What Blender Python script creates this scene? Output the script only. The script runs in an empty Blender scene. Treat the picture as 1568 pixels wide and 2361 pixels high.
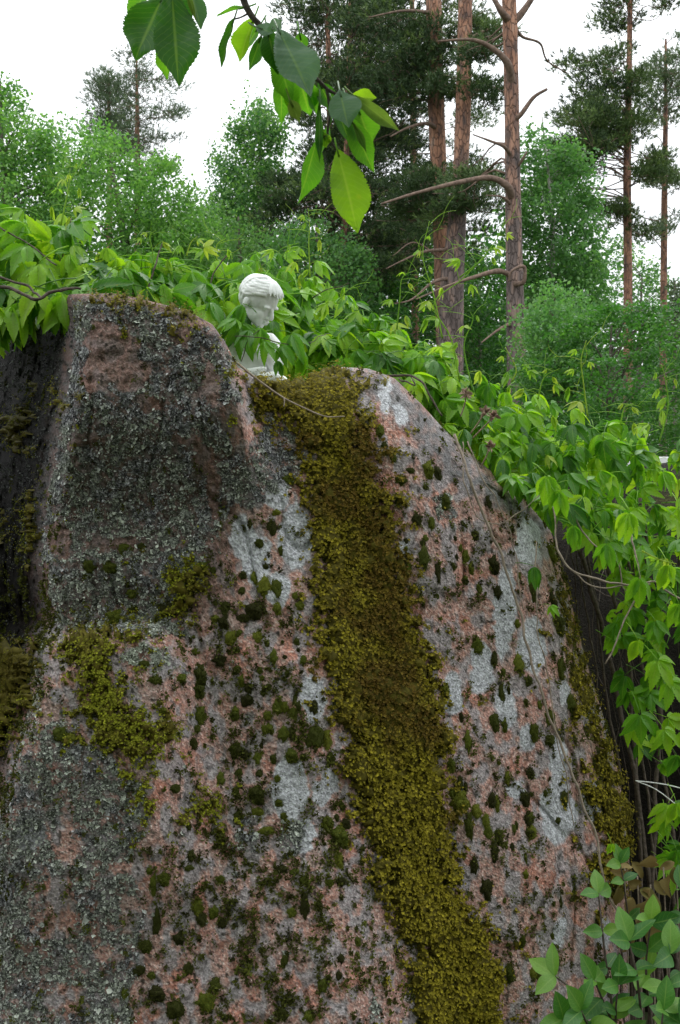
import bpy, math
import numpy as np
from mathutils import Vector, Matrix

rng = np.random.default_rng(11)
scene = bpy.context.scene
col = scene.collection
R = math.radians

# ------------------------------------------------------------------ camera, sky, light
CAMZ = 1.6
F, UC, VC = 2531.0, 784.0, 1180.5          # photo pixel units (1568 x 2361)
cd = bpy.data.cameras.new("camera"); cam = bpy.data.objects.new("camera", cd); col.objects.link(cam)
cam.location = (0, 0, CAMZ); cam.rotation_euler = (R(90), 0, 0)
cd.sensor_fit = 'VERTICAL'; cd.sensor_height = 36.0; cd.lens = 36.0 * F / 2361.0
cd.clip_start = 0.05; cd.clip_end = 2000
cd.dof.use_dof = True; cd.dof.focus_distance = 2.3; cd.dof.aperture_fstop = 22
scene.camera = cam

SUN_EL, SUN_AZ = 58, 20
world = bpy.data.worlds.new("World"); scene.world = world; world.use_nodes = True
nt = world.node_tree; nt.nodes.clear()
N = nt.nodes.new
wo = N('ShaderNodeOutputWorld')
sky = N('ShaderNodeTexSky'); sky.sky_type = 'NISHITA'; sky.sun_disc = False
sky.sun_elevation = R(SUN_EL); sky.sun_rotation = R(SUN_AZ)
bg1 = N('ShaderNodeBackground'); bg1.inputs[1].default_value = 0.1
nt.links.new(sky.outputs[0], bg1.inputs[0])
# overcast cloud layer: brightness rises from the horizon to the zenith, (1 + 2 sin h) / 3
tc = N('ShaderNodeTexCoord'); sx = N('ShaderNodeSeparateXYZ'); nt.links.new(tc.outputs['Generated'], sx.inputs[0])
mr = N('ShaderNodeMapRange'); mr.inputs['From Min'].default_value = 0; mr.inputs['From Max'].default_value = 1
mr.inputs['To Min'].default_value = 1 / 3; mr.inputs['To Max'].default_value = 1.0
nt.links.new(sx.outputs[2], mr.inputs['Value'])
nz = N('ShaderNodeTexNoise'); nz.inputs['Scale'].default_value = 2.2; nz.inputs['Detail'].default_value = 4
nt.links.new(tc.outputs['Generated'], nz.inputs['Vector'])
mr2 = N('ShaderNodeMapRange'); mr2.inputs['To Min'].default_value = 0.9; mr2.inputs['To Max'].default_value = 1.1
nt.links.new(nz.outputs[0], mr2.inputs['Value'])
mm = N('ShaderNodeMath'); mm.operation = 'MULTIPLY'
nt.links.new(mr.outputs[0], mm.inputs[0]); nt.links.new(mr2.outputs[0], mm.inputs[1])
mm2 = N('ShaderNodeMath'); mm2.operation = 'MULTIPLY'; mm2.inputs[1].default_value = 2.5
nt.links.new(mm.outputs[0], mm2.inputs[0])
bg2 = N('ShaderNodeBackground'); bg2.inputs[0].default_value = (0.95, 0.98, 1.0, 1)
nt.links.new(mm2.outputs[0], bg2.inputs[1])
mx = N('ShaderNodeMixShader'); mx.inputs[0].default_value = 0.93
nt.links.new(bg1.outputs[0], mx.inputs[1]); nt.links.new(bg2.outputs[0], mx.inputs[2])
nt.links.new(mx.outputs[0], wo.inputs[0])

sd = bpy.data.lights.new("sun", 'SUN'); so = bpy.data.objects.new("sun", sd); col.objects.link(so)
sd.energy = 0.7; sd.angle = R(25); sd.color = (1, 0.97, 0.92)
so.rotation_euler = (R(90 - SUN_EL), 0, R(180 - SUN_AZ)); so.location = (0, 0, 30)

scene.view_settings.view_transform = 'Standard'; scene.view_settings.look = 'None'
scene.view_settings.gamma = 1; scene.view_settings.use_curve_mapping = False
scene.view_settings.exposure = 0.35
scene.render.engine = 'CYCLES'
scene.cycles.max_bounces = 7; scene.cycles.diffuse_bounces = 3; scene.cycles.transmission_bounces = 4
scene.cycles.glossy_bounces = 2; scene.cycles.use_denoising = True
scene.cycles.denoising_prefilter = 'NONE'; scene.cycles.denoising_input_passes = 'RGB_ALBEDO_NORMAL'

# ------------------------------------------------------------------ helpers
def P(u, v, d):
    u = np.asarray(u, float); v = np.asarray(v, float); d = np.asarray(d, float)
    return np.stack(np.broadcast_arrays((u - UC) / F * d, d, CAMZ - (v - VC) / F * d), -1)

def norm(a): return a / (np.linalg.norm(a, axis=-1, keepdims=True) + 1e-12)

_perm = np.random.default_rng(3).permutation(512)
_grad = norm(np.random.default_rng(4).normal(size=(512, 3)))
def pnoise(p):
    p = np.asarray(p, float); i = np.floor(p).astype(int); f = p - i
    w = f * f * f * (f * (f * 6 - 15) + 10)
    res = 0
    for dx in (0, 1):
        for dy in (0, 1):
            for dz in (0, 1):
                h = _perm[(_perm[(_perm[(i[..., 0] + dx) & 511] + i[..., 1] + dy) & 511] + i[..., 2] + dz) & 511]
                g = _grad[h]
                dot = g[..., 0] * (f[..., 0] - dx) + g[..., 1] * (f[..., 1] - dy) + g[..., 2] * (f[..., 2] - dz)
                ww = (w[..., 0] if dx else 1 - w[..., 0]) * (w[..., 1] if dy else 1 - w[..., 1]) * (w[..., 2] if dz else 1 - w[..., 2])
                res = res + ww * dot
    return res * 1.7
def fbm(p, o=4, gain=0.5):
    s, a, t = 0, 1.0, 0
    p = np.asarray(p, float)
    for k in range(o):
        s = s + a * pnoise(p * 2.0 ** k + 17.3 * k); t += a; a *= gain
    return s / t
def sst(x, a, b):
    t = np.clip((np.asarray(x, float) - a) / (b - a), 0, 1); return t * t * (3 - 2 * t)
def poly_sd(u, v, poly):
    """signed distance, positive inside"""
    poly = np.asarray(poly, float); d2 = np.full(np.shape(u), 1e18); ins = np.zeros(np.shape(u), bool)
    n = len(poly)
    for k in range(n):
        ax, ay = poly[k]; bx, by = poly[(k + 1) % n]
        ex, ey = bx - ax, by - ay
        t = np.clip(((u - ax) * ex + (v - ay) * ey) / (ex * ex + ey * ey + 1e-9), 0, 1)
        d2 = np.minimum(d2, (u - ax - t * ex) ** 2 + (v - ay - t * ey) ** 2)
        c = ((ay > v) != (by > v))
        with np.errstate(divide='ignore', invalid='ignore'):
            ins ^= c & (u < (bx - ax) * (v - ay) / (by - ay if by != ay else 1e-9) + ax)
    return np.where(ins, 1, -1) * np.sqrt(d2)
def line_d(u, v, pl):
    d2 = np.full(np.shape(u), 1e18)
    for (ax, ay), (bx, by) in zip(pl[:-1], pl[1:]):
        ex, ey = bx - ax, by - ay
        t = np.clip(((u - ax) * ex + (v - ay) * ey) / (ex * ex + ey * ey + 1e-9), 0, 1)
        d2 = np.minimum(d2, (u - ax - t * ex) ** 2 + (v - ay - t * ey) ** 2)
    return np.sqrt(d2)
def sample_poly(poly, n):
    poly = np.asarray(poly, float); lo, hi = poly.min(0), poly.max(0); out = []
    c = 0
    while c < n:
        q = rng.uniform(lo, hi, (n * 3, 2)); q = q[poly_sd(q[:, 0], q[:, 1], poly) > 0]
        out.append(q); c += len(q)
    return np.concatenate(out)[:n]

def mesh_np(name, V, faces, cols=None, rnd=None, smooth=False, mats=(), lv=None):
    """faces: list of (n,k) int arrays"""
    me = bpy.data.meshes.new(name)
    V = np.ascontiguousarray(V, np.float32)
    me.vertices.add(len(V)); me.vertices.foreach_set('co', V.ravel())
    loops = np.concatenate([np.asarray(f).ravel() for f in faces]).astype(np.int32)
    tot = np.concatenate([np.full(len(f), np.shape(f)[1]) for f in faces]).astype(np.int32)
    st = np.concatenate([[0], np.cumsum(tot)[:-1]]).astype(np.int32)
    me.loops.add(len(loops)); me.loops.foreach_set('vertex_index', loops)
    me.polygons.add(len(tot)); me.polygons.foreach_set('loop_start', st)
    try: me.polygons.foreach_set('loop_total', tot)
    except Exception: pass
    if smooth: me.polygons.foreach_set('use_smooth', np.ones(len(tot), bool))
    if cols is not None:
        a = me.attributes.new('Col', 'FLOAT_COLOR', 'POINT')
        c = np.ones((len(V), 4), np.float32); c[:, :3] = cols; a.data.foreach_set('color', c.ravel())
    if rnd is not None:
        a = me.attributes.new('rnd', 'FLOAT', 'POINT'); a.data.foreach_set('value', np.ascontiguousarray(rnd, np.float32))
    if lv is not None:
        a = me.attributes.new('lv', 'FLOAT_VECTOR', 'POINT'); a.data.foreach_set('vector', np.ascontiguousarray(lv, np.float32).ravel())
    for m in mats: me.materials.append(m)
    me.update(calc_edges=True); me.validate()
    return me

def obj(name, me, parent=None, label=None, cat=None, group=None, kind=None):
    o = bpy.data.objects.new(name, me); col.objects.link(o)
    if parent is not None:
        o.parent = parent
        o.matrix_parent_inverse = Matrix.Translation(-TOP[parent.name]) if parent.name in TOP else Matrix.Identity(4)
    tag(o, label, cat, group, kind)
    return o
TOP = {}
def tag(o, label=None, cat=None, group=None, kind=None):
    if label: o['label'] = label
    if cat: o['category'] = cat
    if group: o['group'] = group
    if kind: o['kind'] = kind
def thing(name, label, cat, loc, group=None):
    o = bpy.data.objects.new(name, None); col.objects.link(o); o.location = Vector([float(x) for x in loc]); o.empty_display_size = 0.1
    TOP[o.name] = o.location.copy(); tag(o, label, cat, group); return o

class MB:
    """collects geometry into one mesh"""
    def __init__(s): s.V = []; s.Q = []; s.T = []; s.r = []; s.l = []; s.n = 0
    def add(s, V, quads=None, tris=None, rnd=None, lv=None):
        V = np.asarray(V, float); s.l.append(np.full((len(V), 3), .5) if lv is None else lv)
        if quads is not None and len(quads): s.Q.append(np.asarray(quads) + s.n)
        if tris is not None and len(tris): s.T.append(np.asarray(tris) + s.n)
        s.V.append(V); s.r.append(np.full(len(V), rng.random() if rnd is None else 0.0) + (0 if rnd is None else rnd)); s.n += len(V)
    def tube(s, pts, rad, sides=7, rnd=None, cap=True):
        pts = np.asarray(pts, float); n = len(pts); rad = np.broadcast_to(np.asarray(rad, float), (n,))
        T = norm(np.gradient(pts, axis=0)); ref = np.array([0, 0, 1.0]) if abs(T[0][2]) < 0.8 else np.array([1.0, 0, 0])
        A = norm(np.cross(T, ref)); B = np.cross(T, A)
        a = np.linspace(0, 2 * np.pi, sides, endpoint=False)
        ring = pts[:, None] + rad[:, None, None] * (np.cos(a)[None, :, None] * A[:, None] + np.sin(a)[None, :, None] * B[:, None])
        i, j = np.meshgrid(np.arange(n - 1), np.arange(sides), indexing='ij'); j2 = (j + 1) % sides
        Q = np.stack([i * sides + j, i * sides + j2, (i + 1) * sides + j2, (i + 1) * sides + j], -1).reshape(-1, 4)
        V = np.concatenate([ring.reshape(-1, 3), pts[[0, -1]]]); tr = []
        if cap:
            k = np.arange(sides); k2 = (k + 1) % sides; b = n * sides
            tr = np.concatenate([np.stack([k2, k, np.full(sides, b)], -1), np.stack([(n - 1) * sides + k, (n - 1) * sides + k2, np.full(sides, b + 1)], -1)])
        s.add(V, Q, tr, rnd)
    def mesh(s, name, mat, smooth=True, cols=None):
        f = []
        if s.Q: f.append(np.concatenate(s.Q))
        if s.T: f.append(np.concatenate(s.T))
        return mesh_np(name, np.concatenate(s.V), f, cols, np.concatenate(s.r), smooth, (mat,), np.concatenate(s.l))

def spline(pts, n):
    """Catmull-Rom through pts, n samples"""
    p = np.asarray(pts, float); q = np.concatenate([[2 * p[0] - p[1]], p, [2 * p[-1] - p[-2]]])
    t = np.linspace(0, len(p) - 1 - 1e-6, n); i = t.astype(int); f = (t - i)[:, None]
    a, b, c, d = q[i], q[i + 1], q[i + 2], q[i + 3]
    return 0.5 * (2 * b + (c - a) * f + (2 * a - 5 * b + 4 * c - d) * f ** 2 + (3 * b - a - 3 * c + d) * f ** 3)

# ------------------------------------------------------------------ materials
def mat(name):
    m = bpy.data.materials.new(name); m.use_nodes = True; t = m.node_tree; t.nodes.clear(); return m, t
def node(t, kind, **kw):
    n = t.nodes.new(kind)
    for k, v in kw.items():
        if k.startswith('i_'):
            key = k[2:]; key = int(key) if key.isdigit() else key.replace('_', ' ')
            n.inputs[key].default_value = v
        else: setattr(n, k, v)
    return n
def ramp(t, fac, stops):
    r = t.nodes.new('ShaderNodeValToRGB'); e = r.color_ramp.elements
    while len(e) < len(stops): e.new(0.5)
    for k, (p, c) in enumerate(stops): e[k].position = p; e[k].color = (*c, 1)
    t.links.new(fac, r.inputs[0]); return r.outputs[0]
def mixc(t, a, b, fac, mode='MIX'):
    m = t.nodes.new('ShaderNodeMix'); m.data_type = 'RGBA'; m.blend_type = mode
    for sk, v in ((m.inputs[0], fac), (m.inputs[6], a), (m.inputs[7], b)):
        if hasattr(v, 'links'): t.links.new(v, sk)
        else: sk.default_value = v if not isinstance(v, tuple) else (*v, 1)[:4]
    return m.outputs[2]
def out(t, sh):
    o = t.nodes.new('ShaderNodeOutputMaterial'); t.links.new(sh, o.inputs[0])
def rnd_val(t, clampr=False):
    a = node(t, 'ShaderNodeAttribute', attribute_name='rnd'); oi = node(t, 'ShaderNodeObjectInfo')
    s = node(t, 'ShaderNodeMath', operation='ADD'); t.links.new(a.outputs['Fac'], s.inputs[0]); t.links.new(oi.outputs['Random'], s.inputs[1])
    if clampr: s.use_clamp = True; return s.outputs[0]
    f = node(t, 'ShaderNodeMath', operation='FRACT'); t.links.new(s.outputs[0], f.inputs[0]); return f.outputs[0]

def leaf_mat(name, stops, trans, rough=0.4, spec=0.5, tw=0.45, veins=False, vscale=1.0, blotch=None, vein_amt=.8, clampr=False):
    """leaf: diffuse + translucent + gloss; colour varies from leaf to leaf"""
    m, t = mat(name); L = t.links.new
    c = ramp(t, rnd_val(t, clampr), stops)
    nz = node(t, 'ShaderNodeTexNoise', i_Scale=25.0 * vscale, i_Detail=3.0); tcn = node(t, 'ShaderNodeTexCoord'); L(tcn.outputs['Object'], nz.inputs['Vector'])
    mr = node(t, 'ShaderNodeMapRange', i_To_Min=0.75, i_To_Max=1.25); L(nz.outputs[0], mr.inputs['Value'])
    hs = node(t, 'ShaderNodeHueSaturation'); L(c, hs.inputs['Color']); L(mr.outputs[0], hs.inputs['Value'])
    c2 = hs.outputs[0]
    if blotch:
        bn = node(t, 'ShaderNodeTexNoise', i_Scale=9.0 * vscale, i_Detail=4.0); L(tcn.outputs['Object'], bn.inputs['Vector'])
        bf = node(t, 'ShaderNodeMapRange', i_From_Min=0.6, i_From_Max=0.72); L(bn.outputs[0], bf.inputs['Value'])
        c2 = mixc(t, c2, blotch, bf.outputs[0])
    p = node(t, 'ShaderNodeBsdfPrincipled', i_Roughness=rough); p.inputs['Specular IOR Level'].default_value = spec
    L(c2, p.inputs['Base Color'])
    tr = node(t, 'ShaderNodeBsdfTranslucent'); tc2 = mixc(t, c2, trans, 1.0, 'MULTIPLY'); L(tc2, tr.inputs[0])
    if veins:
        la = node(t, 'ShaderNodeAttribute', attribute_name='lv'); ls = node(t, 'ShaderNodeSeparateXYZ'); L(la.outputs['Vector'], ls.inputs[0])
        m1 = node(t, 'ShaderNodeMapRange', i_From_Min=.09, i_From_Max=.02); L(ls.outputs[0], m1.inputs['Value'])
        pp = node(t, 'ShaderNodeMath', operation='PINGPONG', i_1=.5); L(ls.outputs[1], pp.inputs[0])
        m2 = node(t, 'ShaderNodeMapRange', i_From_Min=.42, i_From_Max=.5, i_To_Max=.6); L(pp.outputs[0], m2.inputs['Value'])
        mxv = node(t, 'ShaderNodeMath', operation='MAXIMUM'); L(m1.outputs[0], mxv.inputs[0]); L(m2.outputs[0], mxv.inputs[1])
        vf = node(t, 'ShaderNodeMath', operation='MULTIPLY', i_1=vein_amt); L(mxv.outputs[0], vf.inputs[0])
        lite = mixc(t, c2, (.30, .42, .10), .45); c2 = mixc(t, c2, lite, vf.outputs[0])
        L(c2, p.inputs['Base Color']); tc2 = mixc(t, c2, trans, 1.0, 'MULTIPLY'); L(tc2, tr.inputs[0])
        b = node(t, 'ShaderNodeBump', i_Strength=0.25, i_Distance=0.002); L(nz.outputs[0], b.inputs['Height']); L(b.outputs[0], p.inputs['Normal'])
    ms = node(t, 'ShaderNodeMixShader', i_0=tw); L(p.outputs[0], ms.inputs[1]); L(tr.outputs[0], ms.inputs[2]); out(t, ms.outputs[0])
    return m

M = {}
M['creeper'] = leaf_mat('creeper_leaf', [(0, (.035, .14, .012)), (.25, (.08, .25, .014)), (.65, (.16, .38, .016)), (1, (.29, .50, .022))], (1.75, 1.6, .8), 0.36, 0.42, 0.47, True)
M['young'] = leaf_mat('young_leaf', [(0, (.17, .34, .03)), (.6, (.26, .42, .04)), (1, (.36, .44, .06))], (1.6, 1.6, 1.0), 0.4, 0.4, 0.5, True)
M['elm_dark'] = leaf_mat('elm_leaf_dark', [(0, (.020, .085, .012)), (1, (.042, .135, .018))], (2.3, 2.6, .8), 0.42, 0.45, 0.32, True, vein_amt=.65)  # shaded copy of the elm leaf colour
M['elm_mid'] = leaf_mat('elm_leaf_green', [(0, (.05, .17, .018)), (1, (.085, .23, .022))], (2.2, 2.2, .8), 0.42, 0.4, 0.5, True, vein_amt=.65)
M['elm_light'] = leaf_mat('elm_leaf_yellow_green', [(0, (.12, .27, .016)), (1, (.17, .31, .018))], (2.0, 1.9, .8), 0.45, 0.35, 0.55, True, blotch=(.34, .30, .03), vein_amt=.65)  # backlit brightness put into the leaf colour
M['elm_grey'] = leaf_mat('elm_leaf_sky_sheen', [(0, (.075, .15, .095)), (1, (.11, .20, .125))], (1.6, 2.0, .8), 0.38, 0.6, 0.25, True, vein_amt=.65)  # grey sky reflection put into the leaf colour
M['gall'] = leaf_mat('elm_leaf_crinkled', [(0, (.10, .20, .04)), (1, (.20, .28, .06))], (1.5, 1.5, .8), 0.5, 0.3, 0.35, True, 3)
M['shrub'] = leaf_mat('shrub_leaf', [(0, (.03, .12, .022)), (.5, (.065, .20, .028)), (1, (.17, .33, .04))], (1.6, 1.8, .9), 0.42, 0.45, 0.35, True)
M['dry'] = leaf_mat('dry_leaf', [(0, (.07, .028, .014)), (.6, (.17, .075, .04)), (1, (.30, .18, .10))], (1.1, .9, .8), 0.7, 0.15, 0.25, True)
M['birch_leaf'] = leaf_mat('birch_leaf', [(0, (.050, .14, .045)), (.6, (.105, .23, .065)), (1, (.175, .31, .085))], (1.6, 1.8, 1.0), 0.45, 0.35, 0.42)
M['alder_leaf'] = leaf_mat('alder_leaf', [(0, (.055, .15, .040)), (.6, (.11, .245, .055)), (1, (.18, .33, .08))], (1.7, 1.9, 1.0), 0.45, 0.35, 0.42)
M['rowan_leaf'] = leaf_mat('rowan_leaf', [(0, (.022, .080, .018)), (.6, (.045, .135, .024)), (1, (.085, .19, .034))], (1.7, 1.9, 1.0), 0.45, 0.35, 0.42)
M['needle'] = leaf_mat('pine_needles', [(0, (.030, .058, .024)), (.5, (.055, .098, .034)), (.8, (.095, .155, .046)), (1, (.15, .22, .06))], (1.3, 1.4, 1.0), 0.55, 0.25, 0.15)
M['needle_far'] = leaf_mat('far_pine_needles', [(0, (.075, .115, .070)), (.6, (.11, .165, .09)), (1, (.16, .22, .11))], (1.4, 1.4, 1.0), 0.55, 0.25, 0.2)  # paler copy of the pine needles, distance haze put into the colour
M['elm_crown'] = M['elm_mid']

def simple(name, colr, rough=0.7, bump=0.0, bs=40.0, var=0.3, spec=0.3):
    m, t = mat(name); L = t.links.new
    tcn = node(t, 'ShaderNodeTexCoord'); nz = node(t, 'ShaderNodeTexNoise', i_Scale=bs, i_Detail=5.0); L(tcn.outputs['Object'], nz.inputs['Vector'])
    mr = node(t, 'ShaderNodeMapRange', i_From_Min=.25, i_From_Max=.75, i_To_Min=1 - var, i_To_Max=1 + var); L(nz.outputs[0], mr.inputs['Value'])
    hs = node(t, 'ShaderNodeHueSaturation'); hs.inputs['Color'].default_value = (*colr, 1); L(mr.outputs[0], hs.inputs['Value'])
    p = node(t, 'ShaderNodeBsdfPrincipled', i_Roughness=rough); p.inputs['Specular IOR Level'].default_value = spec; L(hs.outputs[0], p.inputs['Base Color'])
    if bump:
        b = node(t, 'ShaderNodeBump', i_Strength=bump, i_Distance=0.01); L(nz.outputs[0], b.inputs['Height']); L(b.outputs[0], p.inputs['Normal'])
    out(t, p.outputs[0]); return m
M['twig'] = simple('vine_bark', (.085, .065, .052), 0.85, .6, 90, .45)
M['pale_twig'] = simple('dry_twig', (.30, .24, .19), 0.85, .4, 90, .35)
M['green_stem'] = simple('green_stem', (.22, .32, .07), 0.5, 0, 30, .2)
M['elm_twig'] = simple('elm_twig', (.075, .06, .05), 0.8, .5, 120, .4)
M['elm_bark'] = simple('elm_bark', (.16, .14, .12), 0.9, .9, 30, .5)
M['branch'] = simple('pine_branch_bark', (.16, .11, .085), 0.9, .5, 25, .5)
M['far_branch'] = simple('tree_branch_bark', (.14, .12, .10), 0.9, .5, 25, .4)
M['plaster'] = None
M['white_paint'] = simple('white_paint', (.8, .8, .8), 0.5, 0, 10, .05)
M['string'] = simple('white_string', (.75, .75, .73), 0.7, .3, 200, .1)
M['flower'] = simple('dead_flower', (.36, .25, .19), 0.9, .5, 150, .4)
M['birch_bark'] = simple('birch_bark', (.42, .40, .37), 0.8, .4, 14, .5)

def pine_bark(name, z0, z1, far=False):
    """grey furrowed plates below z0, orange flaking bark above z1"""
    m, t = mat(name); L = t.links.new
    g = node(t, 'ShaderNodeNewGeometry'); sp = node(t, 'ShaderNodeSeparateXYZ'); L(g.outputs['Position'], sp.inputs[0])
    mp = node(t, 'ShaderNodeMapping'); mp.inputs['Scale'].default_value = (1, 1, .35); L(g.outputs['Position'], mp.inputs[0])
    nz = node(t, 'ShaderNodeTexNoise', i_Scale=9.0, i_Detail=5.0); L(mp.outputs[0], nz.inputs['Vector'])
    vo = node(t, 'ShaderNodeTexVoronoi', i_Scale=16.0); vo.feature = 'DISTANCE_TO_EDGE'; wv = node(t, 'ShaderNodeVectorMath', operation='MULTIPLY_ADD'); wv.inputs[1].default_value = (.10, .10, .10); L(nz.outputs['Color'], wv.inputs[0]); L(mp.outputs[0], wv.inputs[2]); L(wv.outputs[0], vo.inputs['Vector'])
    zz = node(t, 'ShaderNodeMapRange'); zz.inputs['From Min'].default_value = z0; zz.inputs['From Max'].default_value = z1; L(sp.outputs[2], zz.inputs['Value'])
    nadd = node(t, 'ShaderNodeMath', operation='MULTIPLY_ADD'); L(nz.outputs[0], nadd.inputs[0]); nadd.inputs[1].default_value = 3.0; nadd.inputs[2].default_value = -1.6
    sm = node(t, 'ShaderNodeMath', operation='ADD', use_clamp=True); L(zz.outputs[0], sm.inputs[0]); L(nadd.outputs[0], sm.inputs[1])
    grey = ramp(t, nz.outputs[0], [(.3, (.075, .055, .05)), (.55, (.15, .115, .105)), (.75, (.24, .20, .18))])
    orange = ramp(t, nz.outputs[0], [(.25, (.09, .06, .055)), (.42, (.25, .115, .068)), (.6, (.36, .185, .115)), (.8, (.34, .25, .20))])
    c = mixc(t, grey, orange, sm.outputs[0])
    p = node(t, 'ShaderNodeBsdfPrincipled', i_Roughness=.85); L(c, p.inputs['Base Color'])
    b = node(t, 'ShaderNodeBump', i_Strength=.8, i_Distance=.03)
    vr = node(t, 'ShaderNodeMapRange', i_From_Max=.10); L(vo.outputs['Distance'], vr.inputs['Value']); L(mixc(t, mixc(t, c, (.05, .035, .03), .55), c, vr.outputs[0]), p.inputs['Base Color']); L(vr.outputs[0], b.inputs['Height']); L(b.outputs[0], p.inputs['Normal'])
    out(t, p.outputs[0]); return m

def rock_mat(name='granite'):
    m, t = mat(name); L = t.links.new
    g = node(t, 'ShaderNodeNewGeometry'); at = node(t, 'ShaderNodeAttribute', attribute_name='Col')
    vo = node(t, 'ShaderNodeTexVoronoi', i_Scale=240.0); L(g.outputs['Position'], vo.inputs['Vector'])
    bw = node(t, 'ShaderNodeRGBToBW'); L(vo.outputs['Color'], bw.inputs[0])
    mr = node(t, 'ShaderNodeMapRange', i_From_Min=.2, i_From_Max=.8, i_To_Min=.68, i_To_Max=1.3); L(bw.outputs[0], mr.inputs['Value'])
    nz = node(t, 'ShaderNodeTexNoise', i_Scale=120.0, i_Detail=6.0, i_Roughness=.7); L(g.outputs['Position'], nz.inputs['Vector'])
    mr2 = node(t, 'ShaderNodeMapRange', i_From_Min=.3, i_From_Max=.7, i_To_Min=.7, i_To_Max=1.25); L(nz.outputs[0], mr2.inputs['Value'])
    mu = node(t, 'ShaderNodeMath', operation='MULTIPLY'); L(mr.outputs[0], mu.inputs[0]); L(mr2.outputs[0], mu.inputs[1])
    hs = node(t, 'ShaderNodeHueSaturation'); L(at.outputs['Color'], hs.inputs['Color']); L(mu.outputs[0], hs.inputs['Value'])
    p = node(t, 'ShaderNodeBsdfPrincipled', i_Roughness=.82); p.inputs['Specular IOR Level'].default_value = .1
    L(hs.outputs[0], p.inputs['Base Color'])
    ad = node(t, 'ShaderNodeMath', operation='ADD'); L(nz.outputs[0], ad.inputs[0])
    m2 = node(t, 'ShaderNodeMath', operation='MULTIPLY', i_1=.35); L(vo.outputs['Distance'], m2.inputs[0]); L(m2.outputs[0], ad.inputs[1])
    b = node(t, 'ShaderNodeBump', i_Strength=.9, i_Distance=.007); L(ad.outputs[0], b.inputs['Height']); L(b.outputs[0], p.inputs['Normal'])
    out(t, p.outputs[0]); return m
M['rock'] = rock_mat()

def col_mat(name, rough=.8, spec=.2, tw=0.0, voff=True):
    m, t = mat(name); L = t.links.new
    at = node(t, 'ShaderNodeAttribute', attribute_name='Col')
    p = node(t, 'ShaderNodeBsdfPrincipled', i_Roughness=rough); p.inputs['Specular IOR Level'].default_value = spec; L(at.outputs['Color'], p.inputs['Base Color'])
    if tw:
        tr = node(t, 'ShaderNodeBsdfTranslucent'); L(at.outputs['Color'], tr.inputs[0])
        ms = node(t, 'ShaderNodeMixShader', i_0=tw); L(p.outputs[0], ms.inputs[1]); L(tr.outputs[0], ms.inputs[2]); out(t, ms.outputs[0])
    else: out(t, p.outputs[0])
    return m
M['moss'] = col_mat('moss', .75, .2, .25)
M['lichen'] = col_mat('lichen', .85, .2, .1)
M['cushion'] = leaf_mat('moss_cushion', [(0, (.030, .030, .007)), (.3, (.048, .056, .008)), (.7, (.085, .105, .012)), (1, (.19, .19, .022))], (1, 1, 1), .8, .15, .15, clampr=True)

# ------------------------------------------------------------------ ground
def make_ground():
    m, t = mat('forest_floor'); L = t.links.new
    g = node(t, 'ShaderNodeNewGeometry'); nz = node(t, 'ShaderNodeTexNoise', i_Scale=1.3, i_Detail=8.0, i_Roughness=.7); L(g.outputs['Position'], nz.inputs['Vector'])
    c = ramp(t, nz.outputs[0], [(.3, (.028, .020, .012)), (.5, (.045, .055, .02)), (.7, (.07, .11, .03))])
    p = node(t, 'ShaderNodeBsdfPrincipled', i_Roughness=.95); L(c, p.inputs['Base Color'])
    b = node(t, 'ShaderNodeBump', i_Strength=.6, i_Distance=.05); L(nz.outputs[0], b.inputs['Height']); L(b.outputs[0], p.inputs['Normal']); out(t, p.outputs[0])
    x = np.concatenate([[-600, -200, -60], np.linspace(-25, 25, 41), [60, 200, 600]]); y = np.concatenate([[-300, -80, -20], np.linspace(-6, 60, 51), [150, 400, 900]])
    X, Y = np.meshgrid(x, y, indexing='ij'); p3 = np.stack([X, Y, 0 * X], -1)
    Z = 0.05 * fbm(p3 * .5, 3) * (np.hypot(X, Y - 10) < 60)
    V = np.stack([X, Y, Z], -1).reshape(-1, 3); a, b_ = len(x), len(y)
    i, j = np.meshgrid(np.arange(a - 1), np.arange(b_ - 1), indexing='ij')
    Q = np.stack([i * b_ + j, (i + 1) * b_ + j, (i + 1) * b_ + j + 1, i * b_ + j + 1], -1).reshape(-1, 4)
    o = obj('ground', mesh_np('ground', V, [Q], smooth=True, mats=(m,)), kind='structure')
make_ground()

# ------------------------------------------------------------------ the boulder
VTOP = np.array([(-160, 760), (-60, 735), (60, 705), (165, 678), (260, 676), (330, 690), (430, 715), (490, 748), (520, 790), (545, 845), (600, 872),
                 (660, 888), (710, 885), (740, 864), (790, 846), (850, 850), (910, 872), (970, 930), (1020, 985), (1060, 1020), (1100, 1060), (1200, 1140),
                 (1270, 1225), (1310, 1360), (1350, 1520), (1400, 1680), (1430, 1800), (1450, 1950)], float)
LEDGE = np.array([(-200, 1480), (60, 1490), (110, 1478), (220, 1462), (300, 1440), (370, 1446), (430, 1500), (520, 1600)], float)
LEDGE2 = LEDGE
LEFT = np.array([(600, 175), (690, 175), (740, 188), (850, 178), (1000, 150), (1150, 120), (1300, 106), (1430, 128), (1500, 95), (1600, 88), (1700, 55), (1800, 22), (1950, 0), (2100, 12), (2361, -30), (3300, -120)], float)
RGT = np.array([(1000, 1060), (1150, 1200), (1300, 1265), (1500, 1310), (1700, 1370), (1900, 1420), (2100, 1400), (2361, 1330), (3300, 1330)], float)
def vtop(u): return np.interp(u, VTOP[:, 0], VTOP[:, 1])
def rim_r(u): return np.interp(u, [-100, 150, 480, 540, 640, 720, 850, 1100, 1300, 1450], [60, 50, 45, 26, 40, 110, 140, 120, 70, 60])
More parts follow.
